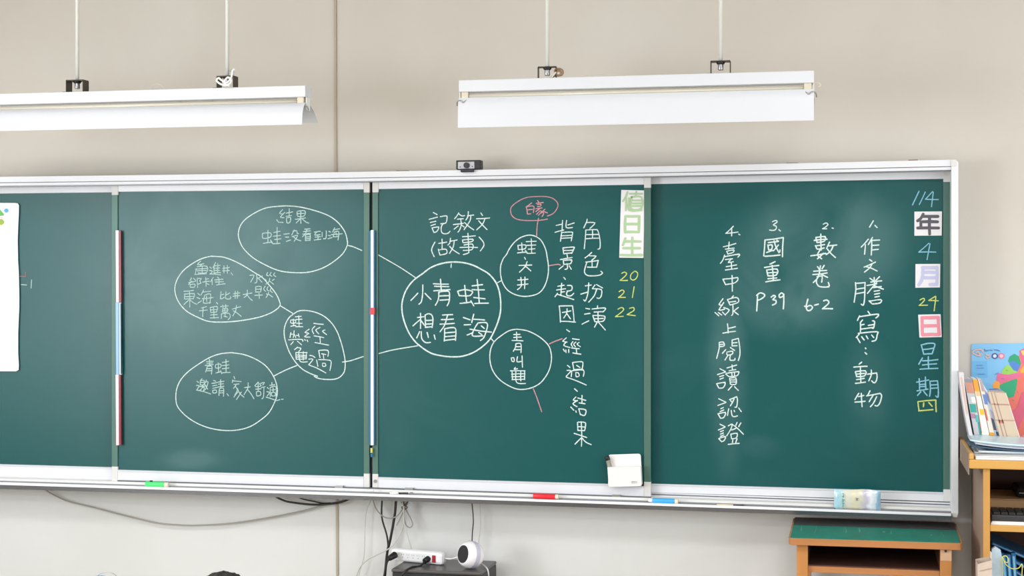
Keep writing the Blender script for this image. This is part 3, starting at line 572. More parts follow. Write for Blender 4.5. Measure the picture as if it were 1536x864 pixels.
lr, zr, xr0, xr1 = lamp('white hanging board lamp on the right, whole tube and wide reflector visible', 688, 1221, 113, 954, 0.104, 0.012, [(821, 100, 0.062, 0.02), (1081, 91.5, 0.064, 0.03)])
ll, zl, xl0, xl1 = lamp('white hanging board lamp on the left, cut by the photo edge', -70, 458, 134.3, 230, 0.080, 0.034, [(116, 120.5, 0.066, 0.045), (341, 114.5, 0.062, 0.045)])
ptube('power_wire', [(846, 118), (852, 120), (862, 118), (880, 113), (900, 111), (925, 112), (945, 114)], -0.55, 0.0012, CREAMW, lr)
ptube('wire_tail', [(1222, 124), (1228, 124.5), (1231, 128), (1228, 131)], -0.56, 0.0022, CREAMW, lr)
bm = bmesh.new()
ptube('wire_bundle', [(827, 116), (834, 112), (832, 106), (838, 103), (844, 106), (843, 112), (836, 113), (833, 109), (838, 106), (842, 110), (837, 114)], -0.555, 0.0035, BROWNW, lr)
ptube('wire_bundle', [(822, 116), (826, 117.5), (831, 112), (834, 108)], -0.56, 0.0028, CREAMW, lr)
ptube('wire_bundle', [(352, 104), (349, 106), (348, 112), (346, 118), (340, 124), (332, 120), (328, 117), (325, 121), (331, 126), (340, 128), (347, 122), (342, 116), (336, 124), (344, 129)], -0.60, 0.0036, WHITE2, ll)
ptube('power_wire', [(344, 106), (349, 105.5), (350, 111), (347, 118)], -0.57, 0.0026, STEEL, ll)
ptube('power_wire', [(227, 134), (230, 128), (236, 126), (243, 129), (246, 133)], -0.53, 0.0014, CREAMW, ll)
ptube('loose_wire', [(268, 152), (280, 157), (298, 158.5), (312, 156), (320, 151)], -0.54, 0.0014, CREAMW, ll)

# ================================================================ THINGS ON THE FRAME AND TRAY
c = P(703, 255.5, YF); sc = 5.7/F
wb = thing('webcam', 'small black webcam with silver face standing on top of the chalkboard frame', 'camera', (c.x, YF+0.02, c.z))
zb = P(703, 254.3, YF).z
boxo('camera_body', P(684.5, 247, YF).x, P(721.5, 247, YF).x, YF-0.006, YF+0.035, zb, P(703, 240.3, YF).z, BLACK, wb, bevel=0.003)
boxo('face_plate', P(687.6, 247, YF).x, P(712.4, 247, YF).x, YF-0.009, YF-0.004, zb+0.002, P(703, 242.6, YF).z, mat('silver_plastic', (178, 178, 186), 0.35, 0.3), wb, bevel=0.002)
lc = P(699.8, 248, YF-0.01); cylo('lens', lc, lc+Vector((0, -0.006, 0)), 0.0108, BLACK, wb, n=24, bevel=0.001)
cylo('lens_glass', lc+Vector((0, -0.005, 0)), lc+Vector((0, -0.007, 0)), 0.0055, mat('lens_glass', (60, 62, 80), 0.08, 0, 0.9), wb, n=20)
for u, v in ((708.5, 249.6), (690.5, 250.5)):
    cc = P(u, v, YF-0.009); cylo('status_light', cc, cc+Vector((0, -0.001, 0)), 0.0026, mat('grey_dot', (96, 96, 110), 0.4), wb, n=12)
boxo('clip', P(692, 256, YF).x, P(711.8, 256, YF).x, YF-0.016, YF-0.004, P(703, 258.6, YF).z, zb+0.001, mat('blue_black_plastic', (28, 30, 44), 0.4), wb, bevel=0.003)
BROWNT = mat('brown_tape', (112, 78, 66), 0.6)
for a, b, m_, lab in ((593, 611, mat('grey_tape', (120, 116, 100), 0.7), 'scrap of grey tape on the frame above the right edge of the centre gap'), (1179, 1197, mat('grey_tape2', (140, 136, 126), 0.7), 'thin grey scrap on the frame top above the numbered list'), (1363, 1377, BROWNT, 'short reddish-brown scrap on the frame top near its right corner')):
    za = P((a+b)/2, float(T0((a+b)/2)), YF).z
    tag(boxo('tape_scrap', P(a, 250, YF).x, P(b, 250, YF).x, YF+0.01, YF+0.03, za-0.002, za+0.0035, m_, None, bevel=0.001), lab, 'tape', 'scraps on the frame top')

def holder(label, u0, u1, v, col, r, tip, end, Y=-0.135):
    a = P(u0, v, Y); b = P(u1, v+(u1-u0)*0.033, Y); d = (b-a).normalized()
    t = thing('chalk_holder', label, 'chalk holder', (a+b)/2-Vector((0, 0, r)), 'chalk holders in the tray')
    cylo('barrel', a, b, r, mat('holder_'+col[0], col[1], 0.35), t, n=18, bevel=0.001)
    if end: cylo('end_collar', b, b+d*end, r*0.88, mat('collar_cream', (224, 216, 196), 0.5), t, n=18, bevel=0.001)
    if tip: cylo('white_tip', a, a-d*tip, r*0.8, mat('tip_white', (238, 238, 240), 0.5), t, r1=r*0.45, n=18)
    return t
g = holder('bright green chalk holder lying in the tray under the left bubbles', 219, 247, 726.2, ('green', (74, 222, 118)), 0.0112, 0.004, 0.017)
q = P(225, 721.6, -0.137); cylo('button', q, q+Vector((0.010, 0, 0)), 0.003, BLACK, g)
holder('red chalk holder lying in the tray, right of the centre gap', 800, 833, 744, ('red', (224, 34, 48)), 0.0100, 0, 0.012)
holder('sky blue chalk holder lying in the tray below the pen box', 979, 1012, 751, ('blue', (66, 168, 232)), 0.0103, 0.016, 0.013)
a, b, c_ = P(1075, 757.6, -0.14), P(1100, 758.2, -0.14), P(1116, 758.2, -0.14)
t = thing('pencil', 'short cream and dark pencil lying in the tray right of the blue holder', 'pencil', b-Vector((0, 0, 0.004)))
cylo('pencil_barrel', a, b, 0.0042, mat('pencil_cream', (216, 206, 170), 0.5), t); cylo('dark_sleeve', b, c_, 0.0036, mat('pencil_dark', (74, 68, 66), 0.5), t)
a, b = P(585, 739.3, -0.14), P(598, 739.6, -0.14)
t = thing('marker_cap', 'small white and black clip bar in the tray near the centre gap', 'clip', b-Vector((0, 0, 0.004)))
cylo('white_end', a, b, 0.0046, WHITE2, t); cylo('black_bar', b, P(612, 739.6, -0.14), 0.0026, DARK, t); cylo('small_end', P(615, 739.4, -0.14), P(619.5, 739.6, -0.14), 0.0034, STEEL, t)
a = P(556, 735.6, -0.14); tag(cylo('chalk_stub', a, P(560.5, 735.8, -0.14), 0.0055, WHITE2, None, bevel=0.001), 'tiny white chalk stub in the tray under the centre gap', 'chalk')

# tissue pack -------------------------------------------------
def pack_mat():
    m = mat('printed_foil', (220, 222, 214), 0.22, 0, 0.7, bump=0.5, bscale=30, coat=0.4); nt = m.node_tree; b = nt.nodes['Principled BSDF']
    tc = nt.nodes.new('ShaderNodeTexCoord'); sp = nt.nodes.new('ShaderNodeSeparateXYZ'); nt.links.new(tc.outputs['Generated'], sp.inputs[0])
    n = nt.nodes.new('ShaderNodeTexNoise'); n.inputs['Scale'].default_value = 3.5; nt.links.new(tc.outputs['Generated'], n.inputs[0])
    ma = nt.nodes.new('ShaderNodeMath'); ma.operation = 'MULTIPLY_ADD'; ma.inputs[1].default_value = 0.16; nt.links.new(n.outputs['Fac'], ma.inputs[0]); nt.links.new(sp.outputs[0], ma.inputs[2])
    r = nt.nodes.new('ShaderNodeValToRGB'); e = r.color_ramp.elements
    cols = [(0.0, (206, 222, 224)), (0.12, (160, 206, 222)), (0.24, (176, 214, 222)), (0.30, (216, 218, 208)), (0.52, (222, 216, 186)), (0.66, (214, 214, 196)), (0.76, (196, 190, 212)), (0.86, (236, 240, 246)), (0.98, (200, 216, 230)), (1.0, (150, 190, 214))]
    e[0].position = 0; e[0].color = lin(cols[0][1]); e[1].position = 1; e[1].color = lin(cols[-1][1])
    for p, c in cols[1:-1]: x = e.new(p); x.color = lin(c)
    nt.links.new(ma.outputs[0], r.inputs[0]); nt.links.new(r.outputs[0], b.inputs['Base Color']); return m
V = []; Fc = []; nu, nv = 22, 10; YT = -0.128
for side in (0, 1):
    for j in range(nv+1):
        for i in range(nu+1):
            a, bb = i/nu, j/nv
            top = 733.2+1.8*math.sin(a*7.0)*0.6+a*2.6; bot = 763.5+a*2.6
            p = P(1251+a*70, top+(bot-top)*bb, YT)
            inf = (math.sin(math.pi*a)**0.35)*(math.sin(math.pi*bb)**0.5)*0.013 if 0 < a < 1 and 0 < bb < 1 else 0
            inf += 0.0015*math.sin(i*2.1+j*1.3)*(inf > 0)
            p.y += -inf if side == 0 else inf
            V.append(p)
N1 = (nu+1)*(nv+1)
for side in (0, 1):
    for j in range(nv):
        for i in range(nu):
            k = side*N1+j*(nu+1)+i; f = (k, k+1, k+nu+2, k+nu+1); Fc.append(f if side == 0 else f[::-1])
tp = thing('tissue_pack', 'glossy pale blue and cream tissue pack standing in the tray at the right', 'tissue pack', P(1286, 766, YT))
raw('wrapper', V, Fc, pack_mat(), tp, smooth=True)
raw_t = strokes('wrapper_print', "4,0 10,2|3,10 9,7 6,14|4,20 10,22|4,20 5,28 10,24|4,34 10,36|7,32 6,42|4,46 10,44|5,50 10,53", 1262, 740.5, YT-0.0165, 'w', 1.3, tp, sc=2.4, material=mat('green_print', (60, 150, 140), 0.5))
raw_t = strokes('small_print', "0,0 3,4 6,1|1,6 5,7", 1284, 747, YT-0.0175, 'w', 1.4, tp, sc=2, material=mat('grey_print', (110, 120, 112), 0.5))

# magnetic pen box --------------------------------------------
PENW = mat('pen_box_white', (232, 230, 228), 0.35)
pb = thing('pen_box', 'white magnetic pen box stuck on the board at its lower centre, pen inside', 'pen box', P(937, 731, YP2-0.02))
def poly(name, pts, Y, depth, m, parent=None, bevel=0):
    bm = bmesh.new(); A = [bm.verts.new(P(u, v, Y)) for u, v in pts]; B = [bm.verts.new(P(u, v, Y)+Vector((0, depth, 0))) for u, v in pts]
    bm.faces.new(A); bm.faces.new(B[::-1]); n = len(pts)
    for k in range(n): bm.faces.new((A[k], A[(k+1) % n], B[(k+1) % n], B[k]))
    return new(name, bm, m, parent, bevel=bevel)
poly('back_plate', [(913.2, 683), (915, 682), (957, 680.6), (960, 681.5), (961.2, 684), (963, 727), (961.5, 729.5), (913.5, 730.5), (912, 728)], YP2-0.012, 0.006, PENW, pb, bevel=0.0008)
poly('pocket', [(911, 700.8), (961, 699.8), (962.5, 727), (960.5, 729.3), (914.5, 730.8), (912.8, 729)], YP2-0.040, 0.029, PENW, pb, bevel=0.0012)
poly('magnet', [(961, 722), (965.5, 727), (965.5, 729), (957, 730)], YP2-0.0085, 0.0075, BLACK, pb)
strokes('printed_mark', "0,4 2,1 4,4 6,1 8,3 12,1 16,3 17,6|1,7 14,6", 947, 721.5, YP2-0.0412, 'w', 0.9, pb, sc=2, material=mat('grey_ink', (150, 148, 150), 0.6))
pn = thing('pen', 'grey pen with a black cap standing in the white magnetic box', 'pen', P(917, 706, YP2-0.02))
cylo('pen_barrel', P(912, 690, YP2-0.026), P(917.5, 712, YP2-0.026), 0.0085, mat('pen_grey', (140, 138, 128), 0.4), pn, n=16)
cylo('pen_cap', P(910, 684.5, YP2-0.026), P(912.2, 690.5, YP2-0.026), 0.0092, BLACK, pn, n=16, bevel=0.002)

# printed cards -------------------------------------------------
CARD = mat('card_paper', (226, 224, 228), 0.55)
def card(name, label, pts, Y, prints, col, w, cat='sign', fine=()):
    t = thing(name, label, cat, P(sum(p[0] for p in pts)/len(pts), pts[-1][1], Y))
    poly('card_sheet', pts, Y-0.003, 0.0025, CARD, t, bevel=0.0004)
    m = mat('ink_%d_%d_%d' % col, col, 0.55)
    for i, (ox, oy, s) in enumerate(prints): strokes('printed_character', s, ox, oy, Y-0.0036, 'w', w*(0.72 if i in fine else 1), t, material=m)
    return t
card('duty_sign', 'tall white card with three pale green printed characters by the panel edge', [(931.8, 284.8), (967, 285.6), (965.2, 387), (928.8, 386.5)], YP2+0.004,
     [(870, 275, "570,105 550,160 515,215|552,180 550,325|597,125 745,125|675,100 668,160|620,165 737,165 737,300 612,305 620,165|622,205 730,205|622,240 730,240|622,272 730,272|590,180 588,320 740,322"),
      (870, 275, "545,395 540,585|540,585 705,585|705,585 710,395|710,395 545,395|545,490 705,490"),
      (870, 275, "545,660 515,740|545,698 725,698|628,652 628,860|520,778 720,778|490,860 742,860")], (166, 194, 152), 5.2, fine=(0,))
card('year_sign', 'square white card with a dark grey printed character above the blue 4', [(1371.6, 317.4), (1413, 317), (1412.6, 353.4), (1371.6, 353.6)], YP1+0.004,
     [(1300, 260, "678,490 650,540 612,570|675,517 855,517|650,582 850,582|650,582 650,655|612,656 862,656|755,517 755,728")], (84, 80, 90), 5.6)
card('month_sign', 'square white card with a pale lilac printed character above the yellow numeral', [(1373.2, 396), (1410.5, 395.8), (1410, 431.2), (1373, 431.6)], YP1+0.004,
     [(1240, 320, "1155,652 1150,760 1130,820 1105,858|1150,652 1325,652|1325,652 1322,850|1322,850 1240,855|1150,710 1315,710|1145,772 1315,772")], (188, 190, 222), 6.2)
card('day_sign', 'square white card with a pink printed character above the blue characters', [(1377.2, 472), (1411, 471.2), (1412.6, 505.6), (1379.2, 506.4)], YP1+0.004,
     [(1240, 410, "1145,532 1150,738|1150,738 1350,735|1350,735 1338,528|1338,528 1145,532|1150,632 1342,628")], (226, 140, 156), 6.2)

# poster on the left panel --------------------------------------
ps = thing('poster', 'white laminated poster with green print at the left edge of the board', 'poster', P(0, 557, YP1))
pts = [(-120, 304), (22, 304.4), (26.5, 305), (28.2, 308), (28, 320), (27, 340), (26.3, 360), (26.8, 390), (28, 410), (28.6, 440), (28.6, 462), (28, 475), (27, 500), (27, 530), (28, 548), (27.6, 555), (24, 557), (-120, 556.5)]
poly('laminate_sheet', pts, YP1-0.004, 0.004, mat('laminated_white', (236, 238, 242), 0.12, 0, 0.6, coat=0.5), ps, bevel=0.0005)
GRN = mat('print_green', (96, 180, 90), 0.5); OLV = mat('print_olive', (150, 176, 60), 0.5); BLU = mat('print_blue', (90, 170, 226), 0.5); ROS = mat('print_rose', (226, 190, 190), 0.5)
YQ = YP1-0.0046
poly('print_mark', [(-8, 323), (-6, 315), (0, 314), (3, 318), (6, 321), (5.5, 323.5), (-3, 324)], YQ, 0.0003, GRN, ps)
poly('print_mark', [(-6, 337), (-6, 329), (3, 328.5), (6.5, 332), (6, 335), (3, 337.5)], YQ, 0.0003, OLV, ps)
poly('print_mark', [(-6, 326.5), (4, 325.5), (4, 327.5), (-6, 328)], YQ, 0.0003, ROS, ps)
poly('print_dot', [(9.5+3.4*math.cos(k*math.pi/6), 315.8+3.2*math.sin(k*math.pi/6)) for k in range(12)], YQ, 0.0003, BLU, ps)

# plastic strips --------------------------------------------------
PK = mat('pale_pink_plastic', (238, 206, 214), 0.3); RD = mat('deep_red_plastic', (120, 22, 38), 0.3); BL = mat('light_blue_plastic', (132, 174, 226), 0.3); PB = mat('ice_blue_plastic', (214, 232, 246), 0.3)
DG = mat('dark_teal_plastic', (40, 70, 80), 0.4); BW = mat('bright_white_plastic', (240, 248, 252), 0.25); BE = mat('deep_blue_plastic', (28, 112, 166), 0.3); RB = mat('red_plastic', (206, 60, 74), 0.3); YL_ = mat('yellow_plastic', (206, 204, 120), 0.3)
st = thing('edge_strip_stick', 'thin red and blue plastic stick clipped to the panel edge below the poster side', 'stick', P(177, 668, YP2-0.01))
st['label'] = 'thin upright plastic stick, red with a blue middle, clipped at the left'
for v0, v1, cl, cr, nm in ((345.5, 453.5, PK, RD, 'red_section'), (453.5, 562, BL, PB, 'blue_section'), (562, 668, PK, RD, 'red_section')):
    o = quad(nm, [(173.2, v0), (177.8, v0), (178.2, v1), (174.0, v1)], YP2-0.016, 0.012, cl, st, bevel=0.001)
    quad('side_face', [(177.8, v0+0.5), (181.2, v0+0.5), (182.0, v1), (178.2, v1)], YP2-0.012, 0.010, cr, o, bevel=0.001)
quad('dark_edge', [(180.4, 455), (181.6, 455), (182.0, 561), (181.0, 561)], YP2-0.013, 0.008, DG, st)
st = thing('edge_strip_stick', 'thin upright plastic stick, white and blue, covering the dark centre gap', 'stick', P(557.5, 668, YP2-0.01))
quad('blue_channel', [(554.0, 346), (562.4, 346), (562.2, 668), (553.8, 668)], YP2-0.010, 0.006, BE, st, bevel=0.001)
quad('white_core', [(556.2, 345), (560.0, 345), (560.0, 668), (556.0, 668)], YP2-0.016, 0.008, BW, st, bevel=0.001)
quad('red_band', [(554.8, 461.5), (561.8, 461.5), (561.6, 472), (554.6, 472)], YP2-0.018, 0.010, RB, st, bevel=0.001)
cylo('yellow_bead', P(557.4, 672, YP2-0.012), P(557.4, 679.5, YP2-0.012), 0.0045, YL_, st, bevel=0.001)
cylo('blue_bead', P(557.4, 680.5, YP2-0.012), P(557.4, 685.5, YP2-0.012), 0.0042, BE, st, bevel=0.001)

# ================================================================ CABLES UNDER THE BOARD
GREYC = mat('grey_cable', (150, 146, 138), 0.5); LG = mat('light_grey_cable', (190, 188, 182), 0.5); WC = mat('white_cable', (226, 226, 224), 0.5); BK = mat('black_cable', (26, 24, 24), 0.45)
def cable(label, px, Y, rpx, m, name='cable'):
    return tag(ptube(name, px, Y, rpx*3.0e-3, m), label, 'cable', 'cables below the board')
cable('long grey cable sagging under the left part of the chalkboard tray', [(60, 728), (73, 738), (90, 747), (106, 753), (140, 761), (186, 773), (233, 784), (262, 787), (292, 788), (346, 785), (401, 777), (456, 766), (488, 757), (510, 752), (530, 745)], -0.02, 1.05, GREYC)
cable('lower black cable looping below the tray left of the wall seam', [(405, 738), (412, 744), (424, 750), (437, 753.5), (470, 757), (503, 755), (518, 751), (530, 745)], -0.035, 1.3, BK)
cable('short upper black cable below the tray left of the wall seam', [(440, 739), (448, 746), (458, 749.5), (470, 752), (485, 755), (496, 754.5)], -0.025, 0.9, BK)
cable('thin white cable hanging down left of the two black cables', [(560, 740), (556, 751), (549.5, 767), (547.3, 797), (546, 833), (540, 855), (537, 870)], -0.03, 0.6, LG)
cable('grey cable forming a shallow loop across the black cables', [(559, 742), (559.5, 750), (564.5, 764), (574.6, 774.5), (584.7, 777.6), (594.7, 774.5), (602, 766), (606, 757), (609, 745)], -0.05, 0.85, GREYC)
cable('thinner black cable hanging from the tray to the power strip', [(573, 742), (573, 749), (572.8, 776), (580, 802), (582, 820), (579.5, 843), (575, 870)], -0.04, 1.2, BK)
cable('thick black cable slanting down from the tray to the power strip', [(595, 742), (594, 750), (592, 773), (585.5, 809), (581.5, 825), (579, 845), (577, 870)], -0.044, 1.7, BK)
cable('grey coiled cable tied in a loose bow beside the thick black cable', [(599, 742), (600, 750), (607.6, 761.6), (617.7, 781.7), (618.5, 788), (614.5, 791.5), (609, 787), (606, 776), (606.5, 766), (613, 750), (615, 743)], -0.05, 0.75, GREYC)
cable('grey cable end poking down left from the tied bow', [(604, 743), (607, 752), (607, 762), (601, 776), (594.7, 788)], -0.056, 0.9, GREYC)
cable('long light grey cable curving from the tied bow down to the left', [(611, 744), (607, 757), (606, 769), (604.8, 787.4), (597.6, 806), (584.7, 822), (563, 833.4), (552, 839), (543.7, 846.3), (538, 855), (533, 870)], -0.06, 0.8, LG)
cable('light grey cable running from the tied bow to the power strip', [(603, 745), (605.5, 765), (605.8, 783), (609, 796), (612, 806), (616.5, 822), (617, 827)], -0.065, 0.8, LG)
tag(ptube('cable_tie', [(603, 760), (607, 758.5), (611, 761), (607, 764), (603, 762.5), (603, 760)], -0.058, 0.0018, mat('tie_dark', (70, 60, 54), 0.6)), 'dark tie holding the grey cable bow together', 'cable tie')
for i, (a, b) in enumerate((((600, 742), (606, 759)), ((614, 742), (608, 759)))):
    cable(['dark brown cable crossing above the tie from the left', 'dark brown cable crossing above the tie from the right'][i], [a, ((a[0]+b[0])/2+1, (a[1]+b[1])/2), b], -0.064, 1.1, mat('brown_black_cable', (74, 64, 58), 0.5))
cable('thin dark cable hanging straight down behind the round white speaker', [(708, 742), (708, 754), (710, 780), (708.5, 800), (708, 816)], -0.05, 0.75, DARK)
cable('thin white cable hanging straight down right of the dark one', [(719.6, 745), (719.6, 755), (721, 785), (718.5, 808), (717, 822)], -0.04, 0.6, LG)

# ================================================================ BLACK CABINET, POWER STRIP, SPEAKER
x0 = P(587, 853.5, -0.273).x; x1 = P(722, 856, -0.273).x; ZC = P(587, 853.5, -0.273).z
cb = thing('equipment_cabinet', 'black equipment cabinet under the board carrying the power strip and round speaker', 'cabinet', ((x0+x1)/2, -0.16, 0))
boxo('cabinet_body', x0, x1, -0.262, -0.03, 0.03, ZC-0.012, mat('charcoal_box', (36, 37, 43), 0.45), cb, bevel=0.004)
boxo('cabinet_top', x0-0.001, x1+0.001, -0.273, -0.03, ZC-0.012, ZC, mat('charcoal_top', (74, 70, 70), 0.35), cb, bevel=0.004)
for a in (x0+0.02, x1-0.05):
    for b in (-0.25, -0.07): boxo('foot', a, a+0.03, b, b+0.03, 0, 0.03, BLACK, cb)
c = P(628.5, 842.5, -0.12); M = Matrix.Translation((c.x, -0.125, ZC))@Matrix.Rotation(math.radians(-14), 4, 'Z')
sp = thing('power_strip', 'white power strip with red switch lying on the black cabinet', 'power strip', (c.x, -0.125, ZC))
boxo('strip_body', -0.112, 0.112, -0.02, 0.02, 0.0, 0.047, mat('strip_white', (232, 232, 236), 0.35), sp, bevel=0.012, M=M)
PALE = mat('socket_face', (218, 219, 222), 0.4)
boxo('socket_panel', -0.088, 0.062, -0.0215, -0.018, 0.008, 0.038, PALE, sp, bevel=0.001, M=M)
for k in range(6):
    xx = -0.078+k*0.022
    bm = bmesh.new()
    for dx, dz, w, h in ((-0.004, 0.006, 0.0012, 0.006), (0.004, 0.006, 0.0012, 0.006), (0, -0.004, 0.003, 0.003)):
        box(bm, xx+dx-w/2, xx+dx+w/2, -0.0221, -0.021, 0.023+dz-h/2, 0.023+dz+h/2, M)
    new('socket', bm, mat('slot_grey', (120, 118, 120), 0.6), sp)
boxo('power_switch', 0.070, 0.084, -0.0235, -0.017, 0.009, 0.036, mat('switch_red', (150, 20, 38), 0.25), sp, bevel=0.001, M=M)
for i, (u, v) in enumerate(((588, 834.5), (641, 838.5))):
    Yp = -0.155; a = P(u-4.5, v+3.5, Yp-0.02); b = P(u+5, v-2.5, Yp+0.012)
    t = thing('power_plug', ['black power plug in the leftmost socket of the power strip', 'black power plug beside the red switch of the power strip'][i], 'plug', a)
    cylo('plug_body', a, b, 0.010, BLACK, t, r1=0.0135, n=14, bevel=0.002)
    if i == 0: ptube('plug_cord', [(584, 838, Yp-0.02), (580.5, 844, -0.17), (578, 856, -0.17), (576, 870, -0.17)], Yp, 0.0036, BK, t)
    else:
        ptube('plug_cord', [(637.5, 842, Yp-0.02), (630, 849, -0.20), (618, 850.5, -0.235), (609, 856, -0.28), (600, 866, -0.29), (594, 874, -0.29)], Yp, 0.0038, BK, t)
cable('short white cable from the power strip end to the round speaker', [(668, 837.5, -0.15), (676, 838.5, -0.18), (684, 836.5, -0.2), (692, 835, -0.2)], -0.18, 1.0, WC)
ce = P(706, 832, -0.20); R_ = 0.0505
ce.z = ZC+R_*0.985
spk = thing('round_speaker', 'round white speaker ball with a black mesh front on the cabinet', 'speaker', (ce.x, ce.y, ZC))
bm = bmesh.new(); bmesh.ops.create_uvsphere(bm, u_segments=40, v_segments=28, radius=R_)
axis = Vector((-0.62, -0.72, 0.18)).normalized(); cut = R_*0.68
for v in bm.verts:
    d = v.co.dot(axis)
    if d > cut: v.co -= axis*(d-cut)
bmesh.ops.translate(bm, verts=bm.verts, vec=ce)
new('speaker_shell', bm, mat('speaker_white', (238, 236, 240), 0.25, coat=0.4), spk, smooth=True)
fc = ce+axis*cut
cylo('mesh_grille', fc-axis*0.002, fc+axis*0.0012, R_*0.64, mat('mesh_black', (24, 24, 28), 0.6, noise=0.5, nscale=900), spk, n=36)
bm = bmesh.new(); bmesh.ops.create_cone(bm, segments=36, radius1=R_*1.006, radius2=R_*1.006, depth=0.018, cap_ends=False)
bmesh.ops.transform(bm, matrix=Matrix.Translation(ce+axis*0.0)@axis.to_track_quat('Z', 'Y').to_matrix().to_4x4(), verts=bm.verts)
new('pearl_band', bm, mat('pearl_lilac', (206, 208, 224), 0.2, 0.1), spk, smooth=True)
cable('white cable curling from behind the round speaker over the cabinet edge', [(721, 845, -0.15), (727, 849, -0.17), (732, 856, -0.2), (733, 870, -0.2)], -0.18, 0.9, WC)

# ================================================================ GREEN TOPPED DESK
ZD = 0.782
bl, br_, frr, fl_ = PZ(1190, 776, ZD), PZ(1434, 784, ZD), PZ(1444, 814.5, ZD), PZ(1182.5, 806.5, ZD)
dk = thing('school_desk', 'wooden school desk with a green top standing under the board at the right', 'desk', ((bl.x+frr.x)/2, (bl.y+frr.y)/2, 0))
def top_mesh(name, m, inset, z0, z1):
    bm = bmesh.new(); cs = [bl, br_, frr, fl_]; cen = sum(cs, Vector())/4; out = []
    for i, c in enumerate(cs):
        c = c.copy(); c.z = 0; cc = cen.copy(); cc.z = 0
        c = cc+(c-cc)*(1-inset/0.3)
        a = (cs[i-1]-cs[i]).normalized(); b = (cs[(i+1) % 4]-cs[i]).normalized(); r = 0.018
        pa = c+a*r; pb_ = c+b*r
        for t in (0, 0.33, 0.66, 1): out.append(((1-t)**2)*pa+2*t*(1-t)*c+t*t*pb_)
    A = [bm.verts.new((p.x, p.y, z1)) for p in out]; B = [bm.verts.new((p.x, p.y, z0)) for p in out]; n = len(A)
    bm.faces.new(A); bm.faces.new(B[::-1])
    for k in range(n): bm.faces.new((A[k], A[(k+1) % n], B[(k+1) % n], B[k]))
    return new(name, bm, m, dk, bevel=0.001)
top_mesh('wooden_top', WOODH, 0.0, ZD-0.024, ZD-0.0015)
GT = mat('worn_green_desktop', (20, 122, 104), 0.5, 0, 0.18, noise=0.14, nscale=26, stretch=(1, 0.35, 1))
top_mesh('green_surface', GT, 0.006, ZD-0.002, ZD)
part(raw('scratches', *(lambda V, F_: ([ribbon(V, F_, [Vector((x, y, 0)) , Vector((x+dx, y, dz))], 0.0011) for x, y, dx, dz in [(random.uniform(bl.x+0.03, br_.x-0.03), 0, random.uniform(-0.008, 0.008), random.uniform(0.008, 0.03)) for _ in range(16)]], [Vector((v.x, random.Random(int(v.x*400)).uniform(-0.40, -0.24)+v.z, ZD+0.0004)) for v in V], F_)[1:])([], []), mat('scratch_pale', (84, 160, 144), 0.5), dk), 'pale scratch marks')
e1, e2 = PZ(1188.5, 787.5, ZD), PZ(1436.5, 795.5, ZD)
def plate(name, pts, z0, z1, m, parent, bevel=0):
    bm = bmesh.new(); A = [bm.verts.new((p[0], p[1], z1)) for p in pts]; B = [bm.verts.new((p[0], p[1], z0)) for p in pts]; n = len(A)
    bm.faces.new(A); bm.faces.new(B[::-1])
    for k in range(n): bm.faces.new((A[k], A[(k+1) % n], B[(k+1) % n], B[k]))
    return new(name, bm, m, parent, bevel=bevel)
plate('dark_back_strip', [(bl.x+0.006, bl.y-0.006), (br_.x-0.006, br_.y-0.006), (e2.x-0.004, e2.y), (e1.x+0.004, e1.y)], ZD-0.001, ZD+0.002, mat('slate_back_strip', (50, 50, 52), 0.4), dk)  # dark strip along the back of the desk top
xl = P(1195, 820, -0.46).x; xr = P(1427.5, 830, -0.46).x; w = 0.037
for xx in (xl, xr-w):
    for yy in (-0.47, -0.10):
        boxo('leg', xx, xx+w, yy, yy+0.035, 0, ZD-0.024, WOOD, dk, bevel=0.002)
zs = P(1300, 853, -0.46).z
boxo('shelf_board', xl+w, xr-w, -0.455, -0.07, zs-0.020, zs, WOODH, dk, bevel=0.001)
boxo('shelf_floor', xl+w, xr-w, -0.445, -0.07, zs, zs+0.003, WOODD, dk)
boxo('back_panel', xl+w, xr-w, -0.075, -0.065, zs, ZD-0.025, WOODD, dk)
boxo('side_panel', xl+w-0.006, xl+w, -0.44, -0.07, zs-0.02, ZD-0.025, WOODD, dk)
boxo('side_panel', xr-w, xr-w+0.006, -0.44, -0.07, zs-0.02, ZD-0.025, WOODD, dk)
q = P(1418.5, 826.5, -0.472); cylo('bolt', q, q+Vector((0, -0.003, 0)), 0.004, DARK, dk)
boxo('worn_patch', xr-w+0.001, xr-0.001, -0.4712, -0.469, ZD-0.062, ZD-0.026, mat('worn_wood', (196, 160, 130), 0.6), dk)

# ================================================================ BOOKSHELF
YS = -0.57; sx0 = P(1454, 690, YS).x; ZS = P(1460, 689.5, YS).z; SX1 = 1.15
bk = thing('bookshelf', 'honey wood shelf unit at the right edge, loaded with books and papers', 'shelf', (sx0+0.3, -0.3, 0))
boxo('top_board', sx0, SX1, YS, -0.03, ZS-0.029, ZS, WOODL, bk, bevel=0.003)
bm = bmesh.new()
for y0, y1 in ((YS, -0.03),): box(bm, sx0, sx0+0.014, y0, y1, ZS, ZS+0.020)
new('side_rim', bm, WOODL, bk, bevel=0.003)
boxo('rim_face', sx0-0.002, sx0, YS+0.004, -0.03, ZS-0.05, ZS+0.018, WOODS, bk)
px0 = P(1475, 760, YS+0.015).x; px1 = P(1485, 760, YS+0.015).x
boxo('side_panel', px0, px1, YS+0.018, -0.03, 0, ZS-0.029, WOODS, bk)
boxo('front_post', px0-0.0005, px1, YS+0.012, YS+0.03, 0, ZS-0.029, WOODV, bk, bevel=0.002)
boxo('side_panel', SX1-0.03, SX1, YS+0.015, -0.03, 0, ZS-0.029, WOODS, bk)
